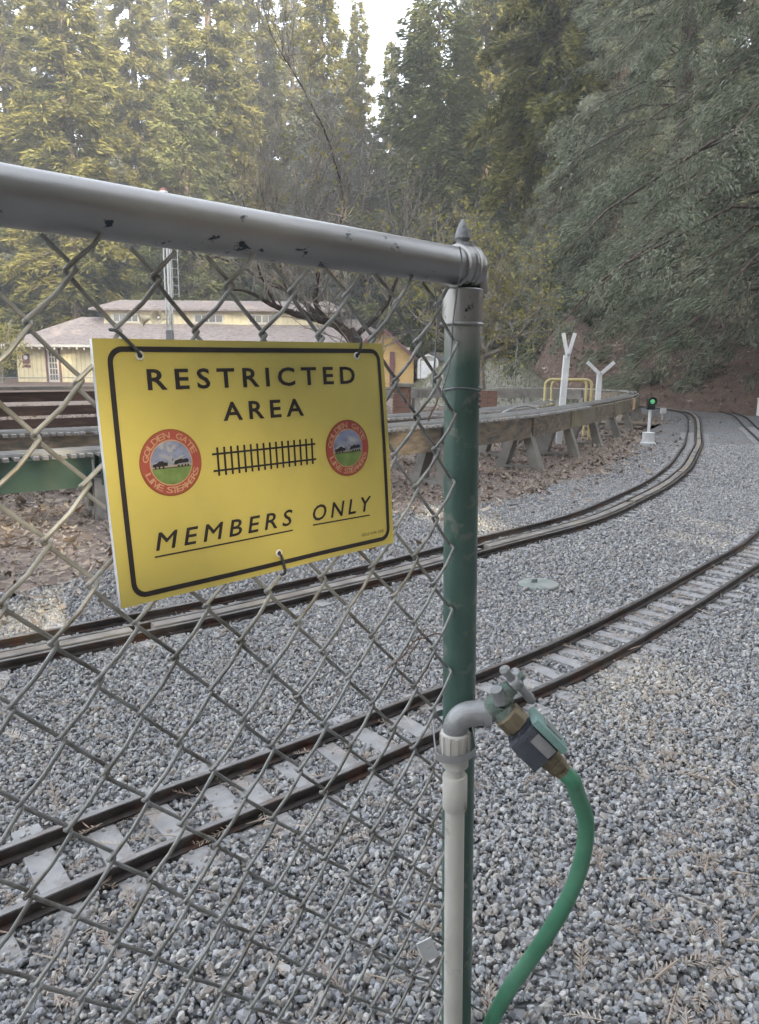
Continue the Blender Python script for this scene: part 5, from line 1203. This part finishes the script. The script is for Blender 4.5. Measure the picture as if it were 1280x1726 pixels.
for i in range(12): a = i / 12 * 6.283; ad.box((0.0205 * math.cos(a), 0.0205 * math.sin(a), (z2 + z3) / 2 + 0.008), (0.003, 0.004, z3 - z2 - 0.022), R=Matrix.Rotation(a, 3, 'Z'))
ad.build('adapter', M_pvc, st, smooth=True)
zc = zpy(1196); elbR = 0.030
pe = [(0, 0, z3 - 0.004), (0, 0, zc - 0.030)] + [(elbR * 0.8 - elbR * 0.8 * math.cos(a), 0, zc - 0.030 + 0.024 * math.sin(a)) for a in np.linspace(0.15, math.pi / 2, 8)] + [(0.036, 0, zc - 0.0055), (0.046, 0, zc - 0.0055)]
pe = np.array(pe)
MB().tube(pe, [0.0170, 0.0172] + [0.0178] * 8 + [0.0176, 0.0176], 24).build('elbow', M_galv2, st, smooth=True)
MB().tube([(0.040, 0, zc - 0.0055), (0.0405, 0, zc - 0.0055), (0.0485, 0, zc - 0.0055), (0.049, 0, zc - 0.0055)], [0.018, 0.0205, 0.0205, 0.018], 24).build('elbow_collar', M_galv2, st, smooth=True)
# strap round post and pipe
cpx = POST[0] - px_; cpy = POST[1] - py_
sp2 = []
zs_ = zpy(1262); cpx += 0.0005
for a in np.linspace(-2.75, -0.39, 16): sp2.append((0.0265 * math.cos(a) * 1.12, 0.0225 * math.sin(a), zs_ + 0.004 * math.cos(a) - 0.004 * abs(math.sin(a))))
for a in np.linspace(-0.3, 3.44, 20): sp2.append((cpx + 0.0275 * math.cos(a) * 1.05, cpy + 0.0265 * math.sin(a), zs_ + 0.022))
sp2 = np.array(sp2); n = len(sp2); V = []
T = np.roll(sp2, -1, 0) - np.roll(sp2, 1, 0)
for p, t in zip(sp2, T):
    nn = np.array([t[1], -t[0], 0]); nn /= np.linalg.norm(nn); hw = 0.0052
    for (s_, d_) in ((-1, 0), (1, 0), (1, 1), (-1, 1)): V.append(p + np.array([0, 0, s_ * hw]) + nn * d_ * 0.0012)
F = [(i * 4 + k, i * 4 + (k + 1) % 4, ((i + 1) % n) * 4 + (k + 1) % 4, ((i + 1) % n) * 4 + k) for i in range(n) for k in range(4)]
MB().add(V, F).build('strap', M_strap, st, smooth=True)
# tap body, spout, bonnet and cross handle
tb0 = np.array([0.047, 0, zc - 0.0055]); tb1 = L3(848, 1182, YP - 0.012)
MB().tube([tb0, tb0 + (tb1 - tb0) * 0.3, tb0 + (tb1 - tb0) * 0.62, tb1], [0.0145, 0.0155, 0.0185, 0.0165], 20).build('tap_body', M_tap, st, smooth=True)
bn0 = L3(842, 1190, YP - 0.012); bn1 = L3(862, 1165, YP - 0.03); bdr = unit(bn1 - bn0)
MB().lathe([(0.012, -0.006), (0.0165, 0.0), (0.0165, 0.010), (0.012, 0.013), (0.011, 0.022), (0.0065, 0.024), (0.0055, 0.046)], L3(845, 1178, YP - 0.012), L3(871, 1152, YP - 0.012) - L3(845, 1178, YP - 0.012), 18).build('bonnet', M_tap, st, smooth=True)
hb = L3(840, 1165, YP - 0.02); MB().tube([L3(845, 1185, YP - 0.022), L3(838, 1163, YP - 0.026)], [0.009, 0.0085], 12).build('packing_plug', M_galv2, st, smooth=True)
hc = L3(871, 1152, YP - 0.012)
hd = MB().tube([L3(851, 1126, YP - 0.018), L3(853, 1130, YP - 0.018), L3(860, 1140, YP - 0.016), hc, L3(882, 1164, YP - 0.01), L3(894, 1178, YP - 0.006), L3(900, 1185, YP - 0.005)], [0.0055, 0.0078, 0.0052, 0.0085, 0.0055, 0.0070, 0.0050], 14)
hd.lathe([(0.004, -0.010), (0.0105, -0.006), (0.0118, 0), (0.0105, 0.006), (0.004, 0.010)], hc, L3(880, 1144, YP - 0.012) - hc, 16)
hd.tube([hc + (L3(880, 1144, YP - 0.012) - hc) * 0.0, hc + np.array([0.004, 0.024, 0.006])], [0.0055, 0.0065], 12)
hd.build('handle', M_galv2, st, smooth=True)
spd0 = L3(848, 1195, YP - 0.014); spd1 = L3(866, 1222, YP - 0.02)
MB().tube([spd0, (spd0 + spd1) / 2, spd1], [0.0150, 0.0160, 0.0165], 18).build('spout', M_tap, st, smooth=True)
# water timer
ax = L3(944, 1294, YP - 0.03) - L3(853, 1204, YP - 0.018); ax = unit(ax)
tm = empty('hose_timer', (px_, py_, 0), 0, 'dark blue hose timer with faded teal lid hanging under the tap', 'timer')
cb0 = L3(853, 1202, YP - 0.018)
MB().lathe([(0.0165, 0), (0.0205, 0.002), (0.0205, 0.022), (0.018, 0.024)], cb0, ax, 10).build('brass_nut', M_brass, tm)
MB().lathe([(0.017, 0.022), (0.016, 0.034)], cb0, ax, 20).build('neck', M_timer, tm, smooth=True)
side = unit(np.cross(ax, np.array([0, -1.0, 0]))); side = side if side[0] > 0 else -side; dep_ = unit(np.cross(ax, side)); dep_ = dep_ if dep_[1] < 0 else -dep_
Rm = np.stack([ax, side, dep_], 1)
bc_ = cb0 + ax * 0.056 + side * 0.004
MB().box(bc_ - side * 0.008, (0.050, 0.046, 0.044), R=Rm, bev=0.008).build('case', M_timer, tm, smooth=True)
MB().box(bc_ + side * 0.0205, (0.060, 0.011, 0.052), R=Rm, bev=0.0045).build('lid', M_teal, tm, smooth=True)
MB().box(bc_ + side * 0.0045 + dep_ * 0.0222 + ax * 0.004, (0.034, 0.016, 0.0012), R=Rm, bev=0.0004).build('label_panel', M_label, tm)
MB().box(bc_ + side * 0.0265 + ax * 0.004, (0.028, 0.003, 0.026), R=Rm, bev=0.001).build('lid_window', M_tap, tm)
c2_ = cb0 + ax * 0.080 - side * 0.002
MB().lathe([(0.012, -0.003), (0.0165, 0.0), (0.0165, 0.012), (0.0135, 0.014), (0.0150, 0.016), (0.0150, 0.026), (0.0125, 0.028), (0.0125, 0.034)], c2_, ax, 18).build('hose_coupling', M_brass, tm)
# hose
h0 = c2_ + ax * 0.030 + np.array([px_, py_, 0])
hpts = [h0, h0 + ax * 0.022, A(972, 1336, 0.935), A(988, 1385, 0.945), A(982, 1445, 0.955), A(962, 1505, 0.965), A(930, 1563, 0.975), A(893, 1618, 0.985), A(858, 1668, 0.99), A(832, 1715, 0.99)]
e_ = P(815, 1765); hpts += [np.array([e_[0], e_[1], 0.02]), np.array([e_[0] - 0.10, e_[1] - 0.14, 0.012]), np.array([e_[0] - 0.35, e_[1] - 0.30, 0.012])]
hose = MB().tube(smooth_path(np.array(hpts), 0.008), 0.0118, 20).build('garden_hose', M_hose, None, smooth=True); tag(hose, 'green garden hose curving from the timer down to the gravel', 'hose')
# two dark wires poking out of the ground at the foot of the post
o = empty('loose_wires', (POST[0], POST[1], 0), 0, 'pair of thin dark wires at the foot of the post beside the hose', 'wire')
MB().tube(smooth_path(np.array([A(790, 1660, 0.99), A(800, 1672, .985), A(812, 1682, .98)]) - POST, 0.004), 0.0013, 5).build('strand', M_cord, o)
MB().tube(smooth_path(np.array([A(786, 1686, 0.99), A(800, 1698, .985), A(815, 1706, .98)]) - POST, 0.004), 0.0013, 5).build('strand', M_cord, o)

# ================================================================== ADDED HAZE
hm = bpy.data.materials.new('added_haze_air'); hm.use_nodes = True; hn = hm.node_tree.nodes; hn.remove(hn['Principled BSDF'])
pv = hn.new('ShaderNodeVolumePrincipled'); pv.inputs['Color'].default_value = (0.93, 0.94, 0.95, 1); pv.inputs['Density'].default_value = 0.0028; pv.inputs['Anisotropy'].default_value = 0.3
hm.node_tree.links.new(pv.outputs[0], hn['Material Output'].inputs['Volume'])
MB().box((0, 0, 37.0), (500, 500, 80.0)).build('added_haze', hm, None, kind='stuff')  # air volume added to lift dark tones and pale the far trees
